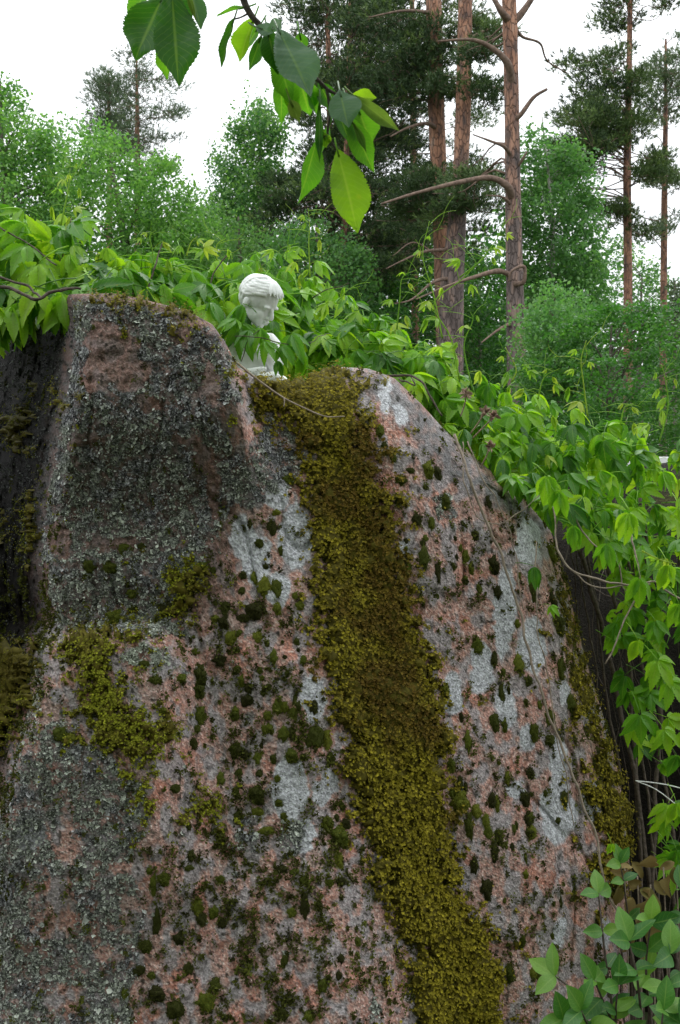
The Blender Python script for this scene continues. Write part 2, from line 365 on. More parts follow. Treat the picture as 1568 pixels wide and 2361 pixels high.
def depth0(u, v):
    u = np.asarray(u, float); v = np.asarray(v, float)
    d = 2.12 + 0.24 * (1700 - np.clip(v, 500, 2700)) / 1000
    d = d + 0.42 * np.clip((u - 720) / 700, 0, None) ** 1.25
    # left hump stands proud of the mossy channel
    hump = (1 - sst(u, np.interp(v, [800, 900, 1000, 1150], [505, 535, 560, 580]), np.interp(v, [800, 900, 1000, 1150], [538, 572, 615, 690]))) * (1 - sst(v, 900, 1250))
    d = d - 0.17 * hump
    # the channel and the broad swelling right of it
    d = d + 0.045 * np.exp(-((u - np.interp(v, [850, 1500, 2361], [740, 850, 1040])) / 130) ** 2)
    d = d - 0.03 * np.exp(-((u - 980) / 140) ** 2 - ((v - 1250) / 350) ** 2)
    # ledge low on the left
    lv = np.interp(u, LEDGE[:, 0], LEDGE[:, 1])
    d = d - 0.115 * sst(v, lv - 14, lv + 20) * (1 - sst(u, 330, 520)) * (1 - sst(v, 1700, 2350)) + 0.03 * np.exp(-((v - lv + 40) / 60) ** 2) * (1 - sst(u, 300, 480))
    # left flank turns away
    e = np.interp(v, LEFT[:, 0], LEFT[:, 1]); x = np.clip((e + 25 - u) / 100, 0, None)
    d = d + 0.50 * (np.sqrt(x * x + 0.008) - np.sqrt(0.008))
    # right flank turns away
    e = np.interp(v, RGT[:, 0], RGT[:, 1]); x = np.clip((u - e + 30) / 100, 0, None)
    d = d + 0.30 * (np.sqrt(x * x + 0.08) - np.sqrt(0.08))
    # rounded rim
    rr = rim_r(u); q = np.clip(1 - line_d(u, v, VTOP) / rr, 0, 1)
    d = d + rr * 0.00085 * 1.25 * (1 - np.sqrt(np.clip(1 - q * q, 0, 1)))
    return d
def depth(u, v):
    d = depth0(u, v); p = P(u, v, d)
    amp = 1 + 0 * d
    n = 0.022 * fbm(p * 3.6 + 5, 3) + 0.006 * fbm(p * 14 + 9, 3) + 0.0030 * fbm(p * 55, 2) + 0.0016 * pnoise(p * 120 + 8)
    rid = np.abs(pnoise(p * np.array([9, 9, 5.0]) + 31)); n = n + 0.010 * (1 - sst(rid, 0, .12)) * sst(pnoise(p * 3 + 77), .0, .4)
    fl = sst(np.interp(v, LEFT[:, 0], LEFT[:, 1]) - u, -10, 40); n = n + fl * (.05 * fbm(p * 8 + 2, 4) + .02 * np.abs(pnoise(p * 22)))
    rough = (1 - sst(u, 480, 620)) * (1 - sst(v, 1450, 1600)); n = n + rough * (0.008 * fbm(p * 40 + 3, 3) + .003 * pnoise(p * 130 + 3))
    return d + n * amp
def rockP(u, v, off=0.0): return P(u, v, depth(u, v) - off)

us = np.arange(-160, 1450.1, 3.2); NU = len(us); NVa, NVb = 470, 26
tt = np.linspace(0, 1, NVa); vt = vtop(us)
vv = np.concatenate([vt[:, None] + (2430 - vt)[:, None] * tt[None], np.broadcast_to(np.linspace(2430, 3330, NVb + 1)[1:], (NU, NVb))], 1)
NVt = NVa + NVb
UU = np.broadcast_to(us[:, None], vv.shape).copy(); VV = vv
D = depth(UU, VV); G = P(UU, VV, D)
gu = np.gradient(G, axis=0); gv = np.gradient(G, axis=1); GN = norm(np.cross(gu, gv)); GN *= np.where(GN[..., 1:2] > 0, -1, 1)

# painted growth masks in the rock's own layout (photo pixels of the face)
S1 = np.stack([UU / 60, VV / 60, 0 * UU], -1)
W1, W2 = fbm(S1 + 3, 3), fbm(S1 + 40, 3); W3, W4 = fbm(S1 * 4 + 7, 2), fbm(S1 * 4 + 70, 2)
WU = UU + 26 * W1 + 9 * W3; WV = VV + 26 * W2 + 9 * W4
def ell(cx, cy, rx, ry, u=None, v=None):
    u = WU if u is None else u; v = WV if v is None else v
    return (1 - np.sqrt(((u - cx) / rx) ** 2 + ((v - cy) / ry) ** 2)) * min(rx, ry)
MOSS_POLYS = [
 [(548, 838), (600, 858), (650, 872), (700, 868), (740, 850), (785, 836), (820, 868), (840, 920), (852, 970), (858, 1030), (885, 1090), (908, 1170), (925, 1250), (935, 1330), (965, 1400), (985, 1480), (995, 1560),
  (1015, 1650), (1022, 1780), (1020, 1840), (1042, 1940), (1030, 2020), (1060, 2080), (1110, 2120), (1140, 2220), (1165, 2330), (1175, 2440), (940, 2440), (940, 2300), (950, 2200), (905, 2130), (880, 2040),
  (845, 1950), (820, 1860), (800, 1760), (775, 1660), (745, 1560), (728, 1450), (718, 1350), (722, 1250), (708, 1150), (698, 1050), (690, 985), (640, 960), (595, 930), (575, 890)],
 [(585, 935), (640, 930), (680, 960), (640, 965), (620, 990), (598, 975)],
 [(100, 1500), (130, 1478), (215, 1462), (300, 1438), (370, 1446), (385, 1470), (300, 1480), (265, 1510), (275, 1560), (300, 1640), (370, 1630), (385, 1690), (345, 1770), (290, 1750), (230, 1735), (190, 1660), (180, 1580), (150, 1530)],
 [(150, 690), (170, 676), (260, 672), (340, 686), (440, 712), (500, 748), (470, 745), (400, 730), (340, 722), (300, 706), (220, 694)],
 [(-60, 1440), (70, 1480), (110, 1500), (75, 1600), (40, 1740), (-60, 1800)],
 [(1270, 1240), (1300, 1250), (1330, 1450), (1370, 1640), (1420, 1800), (1440, 1950), (1400, 2080), (1370, 2060), (1375, 1900), (1340, 1730), (1310, 1560), (1290, 1400)],
 [(40, 900), (90, 960), (70, 1060), (20, 1040), (0, 960)], [(60, 1120), (100, 1180), (80, 1280), (30, 1260)], [(-40, 1150), (10, 1200), (0, 1330), (-60, 1320)], [(120, 860), (150, 900), (130, 960), (100, 930)],
 [(380, 1320), (440, 1300), (475, 1340), (465, 1400), (410, 1425), (375, 1400)],
 [(320, 1770), (340, 1800), (345, 1880), (320, 1870), (300, 1810)],
 [(410, 1840), (470, 1840), (510, 1860), (500, 1900), (470, 1890), (440, 1860)],
]
moss_sd = np.full(UU.shape, -1e9)
for k, pl in enumerate(MOSS_POLYS):
    moss_sd = np.maximum(moss_sd, poly_sd(UU + 62 * W1 + 62 * W3, VV + 50 * W2 + 62 * W4, pl) - ((60 if k == 4 else 26) * np.clip(fbm(S1 * 2.5 + 61, 3) + .12, 0, 1) if k in (2, 4, 5, 6, 7, 8, 9) else 0))
moss_sd = moss_sd - 5 * np.clip(W3, 0, 1) * 4
# broken moss fringe: scattered patches near the carpet
frn = fbm(S1 * 2.2 + 91, 3)
fringe = np.clip(frn * 60 - 13 - 0.15 * np.clip(-moss_sd, 0, None), -50, 12)
moss_sd = np.maximum(moss_sd, np.where((moss_sd > -100) & (UU > 60), fringe, -1e9))
moss_m = sst(moss_sd, 0, 10)

LICH = [[(150, 690), (330, 705), (500, 770), (545, 860), (540, 930), (505, 960), (545, 1060), (560, 1130), (520, 1200), (480, 1260), (480, 1320), (400, 1400), (440, 1470), (300, 1450), (130, 1460), (105, 1300), (130, 1000), (160, 800)],
        [(600, 975), (650, 965), (690, 1010), (695, 1080), (680, 1130), (640, 1120), (600, 1170), (560, 1180), (520, 1150), (520, 1060), (580, 1040)],
        [(0, 1900), (60, 1740), (150, 1620), (190, 1700), (330, 1800), (340, 1900), (300, 2000), (340, 2180), (300, 2290), (320, 2440), (-60, 2440), (-60, 1950)],
        [(285, 1500), (330, 1478), (385, 1490), (395, 1530), (350, 1560), (310, 1540)], [(540, 1880), (600, 1880), (600, 1960), (545, 1960)],
        [(640, 1890), (700, 1900), (705, 1970), (650, 1980)], [(985, 1140), (1040, 1130), (1050, 1190), (1000, 1200)], [(850, 2290), (880, 2290), (885, 2361), (850, 2361)],
        [(-200, 700), (165, 690), (130, 1000), (108, 1300), (-200, 1350)]]
lich_sd = np.full(UU.shape, -1e9)
for pl in LICH: lich_sd = np.maximum(lich_sd, poly_sd(WU, WV, pl))
HOLES = [(487, 880, 22, 52), (255, 800, 55, 60), (300, 860, 45, 40), (225, 860, 35, 40), (420, 770, 25, 25), (560, 950, 40, 40), (470, 1060, 26, 40), (490, 1120, 18, 80), (135, 1245, 22, 45), (200, 1010, 30, 14), (150, 1930, 28, 70),
         (120, 2090, 55, 70), (300, 2090, 18, 24), (290, 2130, 20, 18), (250, 2200, 30, 20), (150, 2300, 45, 40), (280, 2000, 30, 18), (260, 1250, 60, 12), (420, 1010, 30, 10), (350, 930, 30, 20)]
for h in HOLES: lich_sd = np.minimum(lich_sd, -ell(*h))
lich_noise = fbm(S1 * 1.3 + 55, 4)
lich_sd = np.maximum(lich_sd - 18 * np.clip(-lich_noise - .02, 0, 1), np.where(UU < 700, lich_noise * 60 - 24, lich_noise * 60 - 34) * (UU > 100))
lich_m = sst(lich_sd, -3, 6)
CRUST = [(680, 1240, 42, 75), (722, 1612, 28, 58), (668, 1822, 42, 78), (890, 915, 15, 42), (925, 955, 16, 24), (1228, 1490, 32, 66), (1288, 1870, 42, 75), (1366, 1850, 20, 44), (1110, 1540, 28, 62), (1165, 1630, 22, 55), (1045, 1600, 26, 50),
         (70, 1922, 36, 50), (1218, 1250, 34, 52), (1288, 1755, 22, 62), (1290, 2152, 15, 42), (1392, 2150, 20, 40), (1160, 1480, 16, 50), (932, 1270, 13, 28), (1165, 1400, 28, 90), (640, 1140, 30, 40), (760, 1800, 22, 30), (735, 1830, 20, 30),
         (1190, 1820, 22, 22), (700, 1930, 26, 40), (590, 1290, 36, 60), (640, 1360, 34, 40), (560, 1240, 30, 50), (1300, 1600, 14, 34), (1215, 1700, 16, 30), (430, 1300, 30, 24), (1010, 2090, 14, 24)]
cr_sd = np.full(UU.shape, -1e9)
for c in CRUST: cr_sd = np.maximum(cr_sd, ell(*c, UU + 13 * W1 + 9 * W3, VV + 13 * W2 + 9 * W4))
cn = fbm(S1 * np.array([1.6, 1.0, 1]) + 130, 4)
cr2 = cn * 60 - 1                                   # thin broken crust everywhere
crust_m = sst(cr_sd, -1.5, 2.5); crust2_m = sst(cr2, -4, 8) * .8

def blend(c, cc, m): return c * (1 - m[..., None]) + np.asarray(cc) * m[..., None]
h1, h2, h3 = pnoise(S1 * 7.5 + 5), pnoise(S1 * 13 + 25), fbm(S1 * .7 + 200, 3)
c = np.broadcast_to(np.array([.37, .205, .17]), UU.shape + (3,)).copy()
c = blend(c, (.42, .31, .275), sst(h1, .0, .5) * .85)
c = blend(c, (.40, .165, .115), sst(h3, .08, .38) * .65)
c = blend(c, (.27, .20, .18), sst(-h3, .05, .4) * .75)
c = blend(c, (.52, .46, .43), sst(h2, .25, .6) * .7)
c = blend(c, (.10, .075, .075), sst(-h2, .32, .6) * .75)
c = blend(c, (.26, .25, .265), crust2_m)
gr = sst(poly_sd(WU, WV, [(780, 840), (850, 850), (910, 868), (970, 930), (1060, 1018), (1130, 1100), (1290, 1220), (1240, 1240), (1100, 1160), (1000, 1080), (930, 1000), (870, 930), (800, 880)]), -10, 25)
c = blend(c, (.15, .145, .15), gr * (.7 + .3 * sst(fbm(S1 * 3 + 5, 3), -.2, .3)))
hs_m = (1 - sst(UU, 470, 600)) * (1 - sst(VV, 1300, 1500)); c = blend(c, (.15, .10, .088), hs_m * .75)     # older, darker stone of the left hump
c = blend(c, (.41, .41, .44), crust_m)
ck = np.abs(pnoise(S1 * 3.2 + 400)); c = blend(c, (.16, .155, .165), crust_m * (1 - sst(ck, 0, .05)) * .7)
c = blend(c, (.10, .095, .097), lich_m * (.35 + .6 * sst(fbm(S1 * 2.6 + 811, 3), -.15, .2)))
c = blend(c, (.22, .225, .21), lich_m * sst(h1, .1, .5) * .6)
spk = sst(pnoise(S1 * 5 + 300), .38, .55); c = blend(c, (.03, .028, .022), spk * .85 * (1 - crust_m * .8))     # black lichen specks
c = blend(c, (.07, .08, .02), moss_m * .9)
flank = sst(np.interp(VV, LEFT[:, 0], LEFT[:, 1]) - UU, 0, 60); c = blend(c, (.010, .009, .008), flank * .96)  # shade of the left flank put into the rock colour as near-black
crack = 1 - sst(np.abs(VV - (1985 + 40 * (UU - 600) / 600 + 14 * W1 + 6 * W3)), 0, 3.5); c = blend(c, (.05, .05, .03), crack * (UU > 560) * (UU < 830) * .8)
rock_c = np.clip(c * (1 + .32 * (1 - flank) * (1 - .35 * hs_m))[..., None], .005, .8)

def build_boulder():
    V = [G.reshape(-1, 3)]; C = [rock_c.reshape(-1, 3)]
    i, j = np.meshgrid(np.arange(NU - 1), np.arange(NVt - 1), indexing='ij')
    Q = [np.stack([i * NVt + j, i * NVt + j + 1, (i + 1) * NVt + j + 1, (i + 1) * NVt + j], -1).reshape(-1, 4)]
    loop = np.concatenate([np.arange(NVt - 1, 0, -6), np.arange(0, NU, 3) * NVt, (NU - 1) * NVt + np.arange(6, NVt, 6)])
    loop = np.concatenate([np.arange(NVt - 1, 0, -1), np.arange(NU) * NVt, (NU - 1) * NVt + np.arange(1, NVt)])
    base = V[0][loop]; bc = C[0][loop]; n = len(loop); prev = loop; off = len(V[0])
    cen = base.mean(0); cen[2] = 0.9
    for dy, sc in ((.08, 1.0), (.2, .99), (.4, .97), (.65, .93), (.9, .84), (1.05, .6), (1.1, .02)):
        ring = base + np.array([0, dy, 0]); ring[:, [0, 2]] = cen[[0, 2]] + (ring[:, [0, 2]] - cen[[0, 2]]) * sc
        ring[:, 1] = ring[:, 1] * .6 + .4 * (ring[:, 1].mean() + dy * .3) if dy > .3 else ring[:, 1]
        ring += .03 * np.stack([fbm(ring * 5 + 1, 3), 0 * ring[:, 0], fbm(ring * 5 + 51, 3) - .4], -1) * min(1, dy * 4)
        V.append(ring); C.append(np.clip(bc * .3 + np.array([.13, .11, .09]) * (.7 + .5 * fbm(ring * 20, 3))[:, None], .01, .6))
        cur = off + np.arange(n); Q.append(np.stack([prev[:-1], prev[1:], cur[1:], cur[:-1]], -1)); prev = cur; off += n
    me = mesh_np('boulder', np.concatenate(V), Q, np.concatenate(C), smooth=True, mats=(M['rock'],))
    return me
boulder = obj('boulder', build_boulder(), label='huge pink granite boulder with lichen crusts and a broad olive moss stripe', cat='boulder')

def scatter(weight, n):
    w = (weight * (VV < 2425)).ravel(); w = w / w.sum(); k = rng.choice(len(w), n, p=w)
    i, j = np.unravel_index(k, UU.shape); i = np.clip(i, 0, NU - 2); j = np.clip(j, 0, NVt - 2)
    a, b = rng.random(n)[:, None], rng.random(n)[:, None]
    p = G[i, j] * (1 - a) * (1 - b) + G[i + 1, j] * a * (1 - b) + G[i, j + 1] * (1 - a) * b + G[i + 1, j + 1] * a * b
    return p, GN[i, j], i, j
AREA = np.linalg.norm(np.cross(gu, gv), axis=-1)

# --- moss carpet: a thick felt base with thousands of sprigs
moss_h = (0.020 * sst(moss_sd, -2, 34) * (1 + .45 * fbm(G * 22 + 4, 3)) + .007 * sst(moss_sd, 0, 12) * (1 + pnoise(G * 60)) + .004 * moss_m * pnoise(G * 130)) - .0025
hang = np.interp(VV, [850, 1500, 1800, 2361], [.8, .9, 1.2, 1.0]); moss_h = np.where(UU > 560, moss_h * hang, moss_h)
GM = G + GN * moss_h[..., None]
brown = sst(fbm(S1 * .55 + 9, 3) + .45 * np.exp(-((UU - np.interp(VV, [900, 1300, 1700], [820, 850, 900])) / 90) ** 2) * (1 - sst(VV, 1650, 1850)) * sst(VV, 940, 1080) - .02 - .12 * sst(VV, 1600, 1850), 0, .45)
def moss_col(i, j, n):
    b = brown[i, j][:, None]; r = rng.random((n, 1)); u, v = UU[i, j], VV[i, j]
    green = np.array([.215, .182, .015]) * (1 - r) + np.array([.40, .335, .028]) * r
    dk = np.array([.13, .080, .012]) * (1 - r) + np.array([.21, .145, .02]) * r
    cc = green * (1 - b) + dk * b
    fresh = ((u < 560))[:, None] * np.array([.9, 1.12, 1.0]) + (u >= 560)[:, None] * 1.0
    cc = cc * fresh
    top = (((v < 770) & (u < 560)) | ((v < 960) & (u > 560)))[:, None]; cc = np.where(top, cc * .5 + .5 * np.array([.27, .22, .02]) * (.7 + .6 * r), cc)
    return np.clip(cc * rng.uniform(.55, 1.25, (n, 1)), 0, .6)
def sprigs(p, nrm, n, K, l0, l1, w, spread, cc):
    d = norm(nrm[:, None] * 1.0 + rng.normal(size=(n, K, 3)) * spread + np.array([0, 0, .12]))
    ln = rng.uniform(l0, l1, (n, K, 1)); side = norm(np.cross(d, rng.normal(size=(n, K, 3)))) * w
    b = p[:, None] + rng.normal(size=(n, K, 3)) * (w * .6)
    V = np.stack([b - side * .5, b + side * .5, b + d * ln * .6 + side * .55, b + d * ln, b + d * ln * .6 - side * .55], 2).reshape(-1, 3)
    f = np.arange(n * K)[:, None] * 5
    return V, np.concatenate([f + np.array([0, 1, 2]), f + np.array([0, 2, 4]), f + np.array([4, 2, 3])]), np.repeat(cc, K * 5, 0)
def build_moss():
    keep = (moss_sd > -1) & (VV < 2425); ids = -np.ones(UU.shape, int)
    cell = keep[:-1, :-1] & keep[1:, :-1] & keep[:-1, 1:] & keep[1:, 1:]; i, j = np.nonzero(cell)
    q = np.stack([i * NVt + j, i * NVt + j + 1, (i + 1) * NVt + j + 1, (i + 1) * NVt + j], -1)
    uq, inv = np.unique(q, return_inverse=True); V0 = (GM - GN * (.0045 * sst(moss_sd, 3, 14))[..., None]).reshape(-1, 3)[uq]; ii, jj = np.unravel_index(uq, UU.shape)
    C0 = np.array([.12, .10, .013]) * rng.uniform(.6, 1.4, (len(uq), 1))
    sel = np.zeros(UU.shape, bool); sel[::2, ::2] = True; sel[1::2, 1::2] = True; sel[::2, 1::2] = rng.random(sel[::2, 1::2].shape) < .3
    sel |= (UU < 560) & (rng.random(UU.shape) < .8); i2, j2 = np.nonzero(sel & (moss_sd > 1.5) & (VV < 2420)); n = len(i2); K = 6
    ja, jb = rng.uniform(-1, 1, (n, 1)), rng.uniform(-1, 1, (n, 1)); nr = norm(GN[i2, j2] + np.array([0, 0, .25]) + rng.normal(size=(n, 3)) * .28)
    p = GM[i2, j2] + gu[i2, j2] * ja + gv[i2, j2] * jb + nr * rng.uniform(.0005, .0045, (n, 1))
    X = norm(np.cross(nr, rng.normal(size=(n, 3)))); Y = np.cross(nr, X); a = np.linspace(0, 2 * np.pi, K, endpoint=False)[None] + rng.random((n, 1)) * 6
    rad = np.cos(a)[..., None] * X[:, None] + np.sin(a)[..., None] * Y[:, None]; tan = -np.sin(a)[..., None] * X[:, None] + np.cos(a)[..., None] * Y[:, None]
    L_ = rng.uniform(.0023, .0040, (n, K, 1)) * rng.uniform(.75, 1.25, (n, 1, 1)) * np.where(UU[i2, j2] < 560, .72, 1)[:, None, None]; up_ = rng.uniform(.25, .9, (n, K, 1)); b = p[:, None]; q = nr[:, None]
    V1 = np.stack([b + 0 * rad, b + rad * L_ * .55 + tan * L_ * .34 + q * L_ * up_ * .7, b + rad * L_ + q * L_ * up_, b + rad * L_ * .55 - tan * L_ * .34 + q * L_ * up_ * .7], 2).reshape(-1, 3)
    F1 = np.arange(n * K)[:, None] * 4 + np.arange(4); C1 = np.repeat(moss_col(i2, j2, n), K * 4, 0)
    return mesh_np('moss_carpet', np.concatenate([V0, V1]), [inv.reshape(-1, 4), F1 + len(V0)], np.concatenate([C0, C1]), smooth=False, mats=(M['moss'],))
obj('moss_carpet', build_moss(), boulder, label='thick olive and brown moss carpet', kind='stuff')

# --- moss cushions, each its own part
def cushion_mesh(seed):
    r = np.random.default_rng(seed); n = 420
    ss = seed * 3.7; th = np.linspace(0, np.pi / 2, 6)[1:]; ph = np.linspace(0, 2 * np.pi, 12, endpoint=False)
    V = [np.array([[0, 0, 1.0]])]; Q = []; T = []
    for t in th: V.append(np.stack([np.sin(t) * np.cos(ph), np.sin(t) * np.sin(ph), np.full(12, np.cos(t))], -1))
    V = np.concatenate(V); k = np.arange(12); k2 = (k + 1) % 12
    T.append(np.stack([0 * k, 1 + k, 1 + k2], -1))
    Q = np.concatenate([np.stack([1 + a * 12 + k, 1 + (a + 1) * 12 + k, 1 + (a + 1) * 12 + k2, 1 + a * 12 + k2], -1) for a in range(4)])
    V = V * (1 + .95 * fbm(V * 1.9 + seed * 9, 3))[:, None] * np.array([.9, .9, .75]); V[:, 2] -= .12
    d = norm(r.normal(size=(n, 3))); d[:, 2] = np.abs(d[:, 2]); b = d * (1 + .95 * fbm(d * 1.9 + seed * 9, 3))[:, None] * np.array([.88, .88, .73]) - np.array([0, 0, .12])
    dd = norm(d + r.normal(size=(n, 3)) * .45); s = norm(np.cross(dd, r.normal(size=(n, 3)))) * .055
    V2 = np.stack([b - s, b + s, b + dd * r.uniform(.10, .26, (n, 1))], 1).reshape(-1, 3); T2 = np.arange(n * 3).reshape(-1, 3) + len(V)
    rn = np.concatenate([np.full(len(V), -.15), np.repeat(r.uniform(-.22, .30, n), 3)])
    return mesh_np('moss_cushion', np.concatenate([V, V2]), [Q, np.concatenate([T[0], T2])], rnd=rn, smooth=True, mats=(M['cushion'],))
CM = [cushion_mesh(s) for s in range(10)]
def crop(ox, oy, s, L): return [((ox + a / s) * .9626, (oy + b / s) * .9626, w / s * .9626, h / s * .9626) for a, b, w, h in L]
CUSH = crop(550, 850, 2.613, [(265, 1085, 60, 100), (320, 1225, 35, 60), (85, 1380, 50, 60), (150, 1400, 60, 90), (225, 1325, 40, 50), (215, 1460, 80, 120), (290, 1470, 70, 130), (75, 1480, 40, 60), (410, 1510, 40, 60), (440, 1570, 60, 60),
    (300, 1590, 50, 90), (155, 1600, 110, 110), (85, 1650, 90, 60), (365, 785, 90, 70), (290, 985, 60, 40), (125, 1060, 30, 60), (185, 1180, 50, 60), (940, 480, 50, 90), (970, 570, 40, 60), (1025, 650, 45, 60), (1130, 725, 60, 40),
    (1240, 720, 80, 110), (1300, 745, 60, 110), (1225, 828, 40, 40), (1345, 920, 70, 120), (1070, 790, 80, 60), (1170, 1035, 55, 80), (1260, 1060, 45, 100), (1225, 1150, 40, 50), (1210, 1180, 40, 50), (1105, 1165, 30, 40), (1105, 1210, 25, 30),
    (1410, 1150, 30, 40), (1455, 1055, 30, 35), (1535, 1130, 50, 80), (1215, 1280, 70, 140), (1300, 1370, 45, 140), (1120, 1340, 35, 90), (1475, 1265, 50, 90), (1420, 1270, 25, 50), (1400, 1325, 30, 50), (1510, 1335, 45, 80), (1475, 1410, 40, 60),
    (1160, 1450, 30, 50), (1300, 1510, 25, 40), (1445, 1215, 30, 50), (1555, 1465, 40, 70), (1050, 920, 35, 60)])
CUSH += crop(550, 1450, 2.613, [(20, 205, 50, 100), (60, 170, 30, 50), (175, 200, 60, 80), (235, 240, 35, 40), (420, 230, 40, 60), (430, 280, 25, 30), (45, 280, 40, 40), (275, 330, 50, 90), (345, 325, 30, 30), (460, 345, 40, 70), (190, 410, 40, 50),
    (205, 455, 30, 35), (50, 400, 40, 50), (70, 470, 30, 60), (360, 430, 30, 50), (120, 520, 55, 70), (110, 590, 80, 80), (210, 550, 35, 40), (245, 515, 45, 50), (300, 640, 60, 120), (345, 640, 50, 80), (410, 590, 40, 80), (400, 680, 50, 90),
    (430, 630, 40, 60), (35, 690, 60, 80), (240, 690, 60, 60), (240, 770, 80, 70), (335, 810, 70, 90), (390, 810, 50, 90), (530, 840, 110, 180), (610, 850, 60, 140), (630, 960, 60, 90), (200, 880, 30, 40), (275, 960, 45, 60), (390, 945, 80, 100),
    (460, 950, 40, 50), (45, 910, 80, 90), (95, 940, 60, 60), (175, 960, 50, 80), (185, 1055, 40, 60), (60, 1050, 50, 60), (300, 1085, 40, 50), (40, 1180, 40, 100), (175, 1180, 110, 120), (310, 1240, 60, 60), (340, 1320, 45, 50), (175, 1290, 80, 60),
    (50, 1330, 60, 80), (600, 1380, 70, 110), (525, 645, 50, 110), (235, 1415, 100, 60), (700, 1260, 60, 60), (670, 1330, 35, 50), (1350, 530, 60, 80), (1385, 1005, 60, 110), (1395, 1180, 50, 60), (1450, 700, 30, 70), (1490, 860, 50, 130),
    (1440, 1110, 40, 90), (1475, 1140, 30, 70), (1440, 1240, 120, 160)])
CUSH += crop(1100, 1100, 2.964, [(20, 455, 30, 40), (110, 540, 60, 70), (240, 750, 100, 130), (85, 770, 45, 90), (45, 865, 45, 60), (140, 920, 50, 60), (270, 950, 70, 90), (185, 955, 25, 35), (650, 690, 90, 180), (560, 380, 100, 150), (205, 310, 50, 110),
    (295, 260, 60, 70), (520, 940, 60, 160), (660, 1020, 80, 160), (700, 1180, 110, 200), (720, 1490, 60, 160), (490, 1570, 60, 80), (420, 1470, 90, 140), (310, 1520, 40, 80), (245, 1420, 50, 130), (300, 1680, 50, 160), (350, 1640, 30, 60),
    (250, 1870, 80, 140), (320, 1890, 50, 90), (470, 1725, 40, 60), (570, 1745, 40, 70), (640, 1830, 80, 120), (790, 1740, 80, 120), (530, 1940, 70, 140), (640, 2000, 80, 90), (410, 1170, 50, 70), (120, 1330, 110, 130)])
CUSH += crop(0, 1300, 2.613, [(1060, 420, 110, 110), (715, 470, 110, 100), (690, 160, 90, 80), (560, 150, 80, 90), (780, 30, 90, 60), (885, 25, 50, 40), (820, 320, 60, 60), (835, 420, 60, 70), (1270, 150, 90, 60), (1335, 180, 40, 50), (1410, 410, 60, 90),
    (1400, 500, 70, 90), (1350, 480, 60, 60), (1445, 600, 80, 100), (1500, 565, 50, 50), (1220, 690, 60, 50), (1375, 740, 90, 80), (1130, 850, 70, 60), (970, 860, 80, 70), (780, 840, 50, 40), (905, 760, 60, 50), (1250, 830, 100, 120),
    (1240, 930, 90, 120), (1250, 1090, 90, 140), (1015, 1050, 60, 50), (1070, 1185, 80, 50), (1010, 1195, 60, 60), (1230, 1170, 50, 60), (1480, 1290, 80, 80), (1210, 1260, 60, 80), (1485, 795, 50, 40), (1510, 860, 40, 70), (1475, 1060, 50, 80),
    (380, 1200, 100, 100), (440, 1230, 100, 80), (1380, 1490, 60, 90), (1090, 1540, 80, 60)])
CUSH += crop(0, 1850, 2.613, [(725, 345, 40, 60), (1195, 525, 60, 80), (1180, 340, 40, 60), (1025, 670, 80, 90), (960, 700, 40, 130), (935, 620, 40, 50), (1240, 850, 70, 120), (1340, 870, 70, 80), (980, 960, 50, 200), (1260, 920, 60, 90), (870, 1240, 70, 70),
    (950, 1270, 50, 60), (1180, 1230, 70, 80), (910, 1090, 80, 90), (1120, 1040, 80, 90), (985, 1390, 110, 110), (785, 1390, 50, 80), (1100, 1480, 110, 110), (1350, 1340, 80, 90), (1290, 1440, 120, 120), (1390, 950, 50, 70), (1180, 600, 70, 40), (1380, 670, 60, 50)])
CUSH += crop(650, 1900, 2.412, [(325, 175, 70, 80), (390, 250, 130, 130), (430, 180, 60, 70), (195, 505, 70, 60), (60, 440, 90, 50), (130, 460, 50, 40), (330, 520, 60, 50), (400, 515, 60, 60), (195, 660, 50, 170), (120, 690, 60, 60), (390, 400, 60, 120), (275, 650, 50, 80),
    (500, 860, 40, 60), (295, 1110, 60, 80), (390, 1050, 40, 50), (400, 960, 50, 50), (90, 930, 30, 40), (75, 970, 40, 70), (220, 1290, 80, 70), (60, 1280, 90, 80), (1240, 170, 50, 110), (1140, 200, 60, 160), (1310, 240, 60, 100), (1290, 330, 50, 110), (1060, 480, 90, 120),
    (1170, 430, 50, 110), (1240, 560, 80, 140), (1400, 210, 30, 60), (1480, 150, 60, 100), (1450, 860, 40, 90), (1375, 1040, 60, 100), (1300, 60, 40, 90), (1490, 230, 60, 60)])
CUSH += crop(1100, 1800, 2.964, [(340, 190, 50, 110), (500, 160, 70, 110), (230, 360, 70, 120), (460, 340, 90, 120), (510, 300, 40, 50), (120, 430, 80, 110), (200, 580, 80, 110), (280, 620, 70, 140), (245, 730, 50, 110), (405, 530, 30, 80), (500, 470, 80, 80), (510, 570, 80, 110),
    (610, 300, 40, 50), (740, 340, 70, 130), (700, 490, 40, 50), (330, 670, 30, 60), (375, 680, 40, 60), (470, 760, 30, 90), (470, 870, 50, 60), (670, 1390, 40, 60), (450, 1350, 40, 70), (660, 1310, 30, 60), (720, 1080, 30, 80), (670, 1080, 30, 40), (320, 1060, 30, 50), (520, 1580, 60, 120), (560, 1600, 50, 110)])
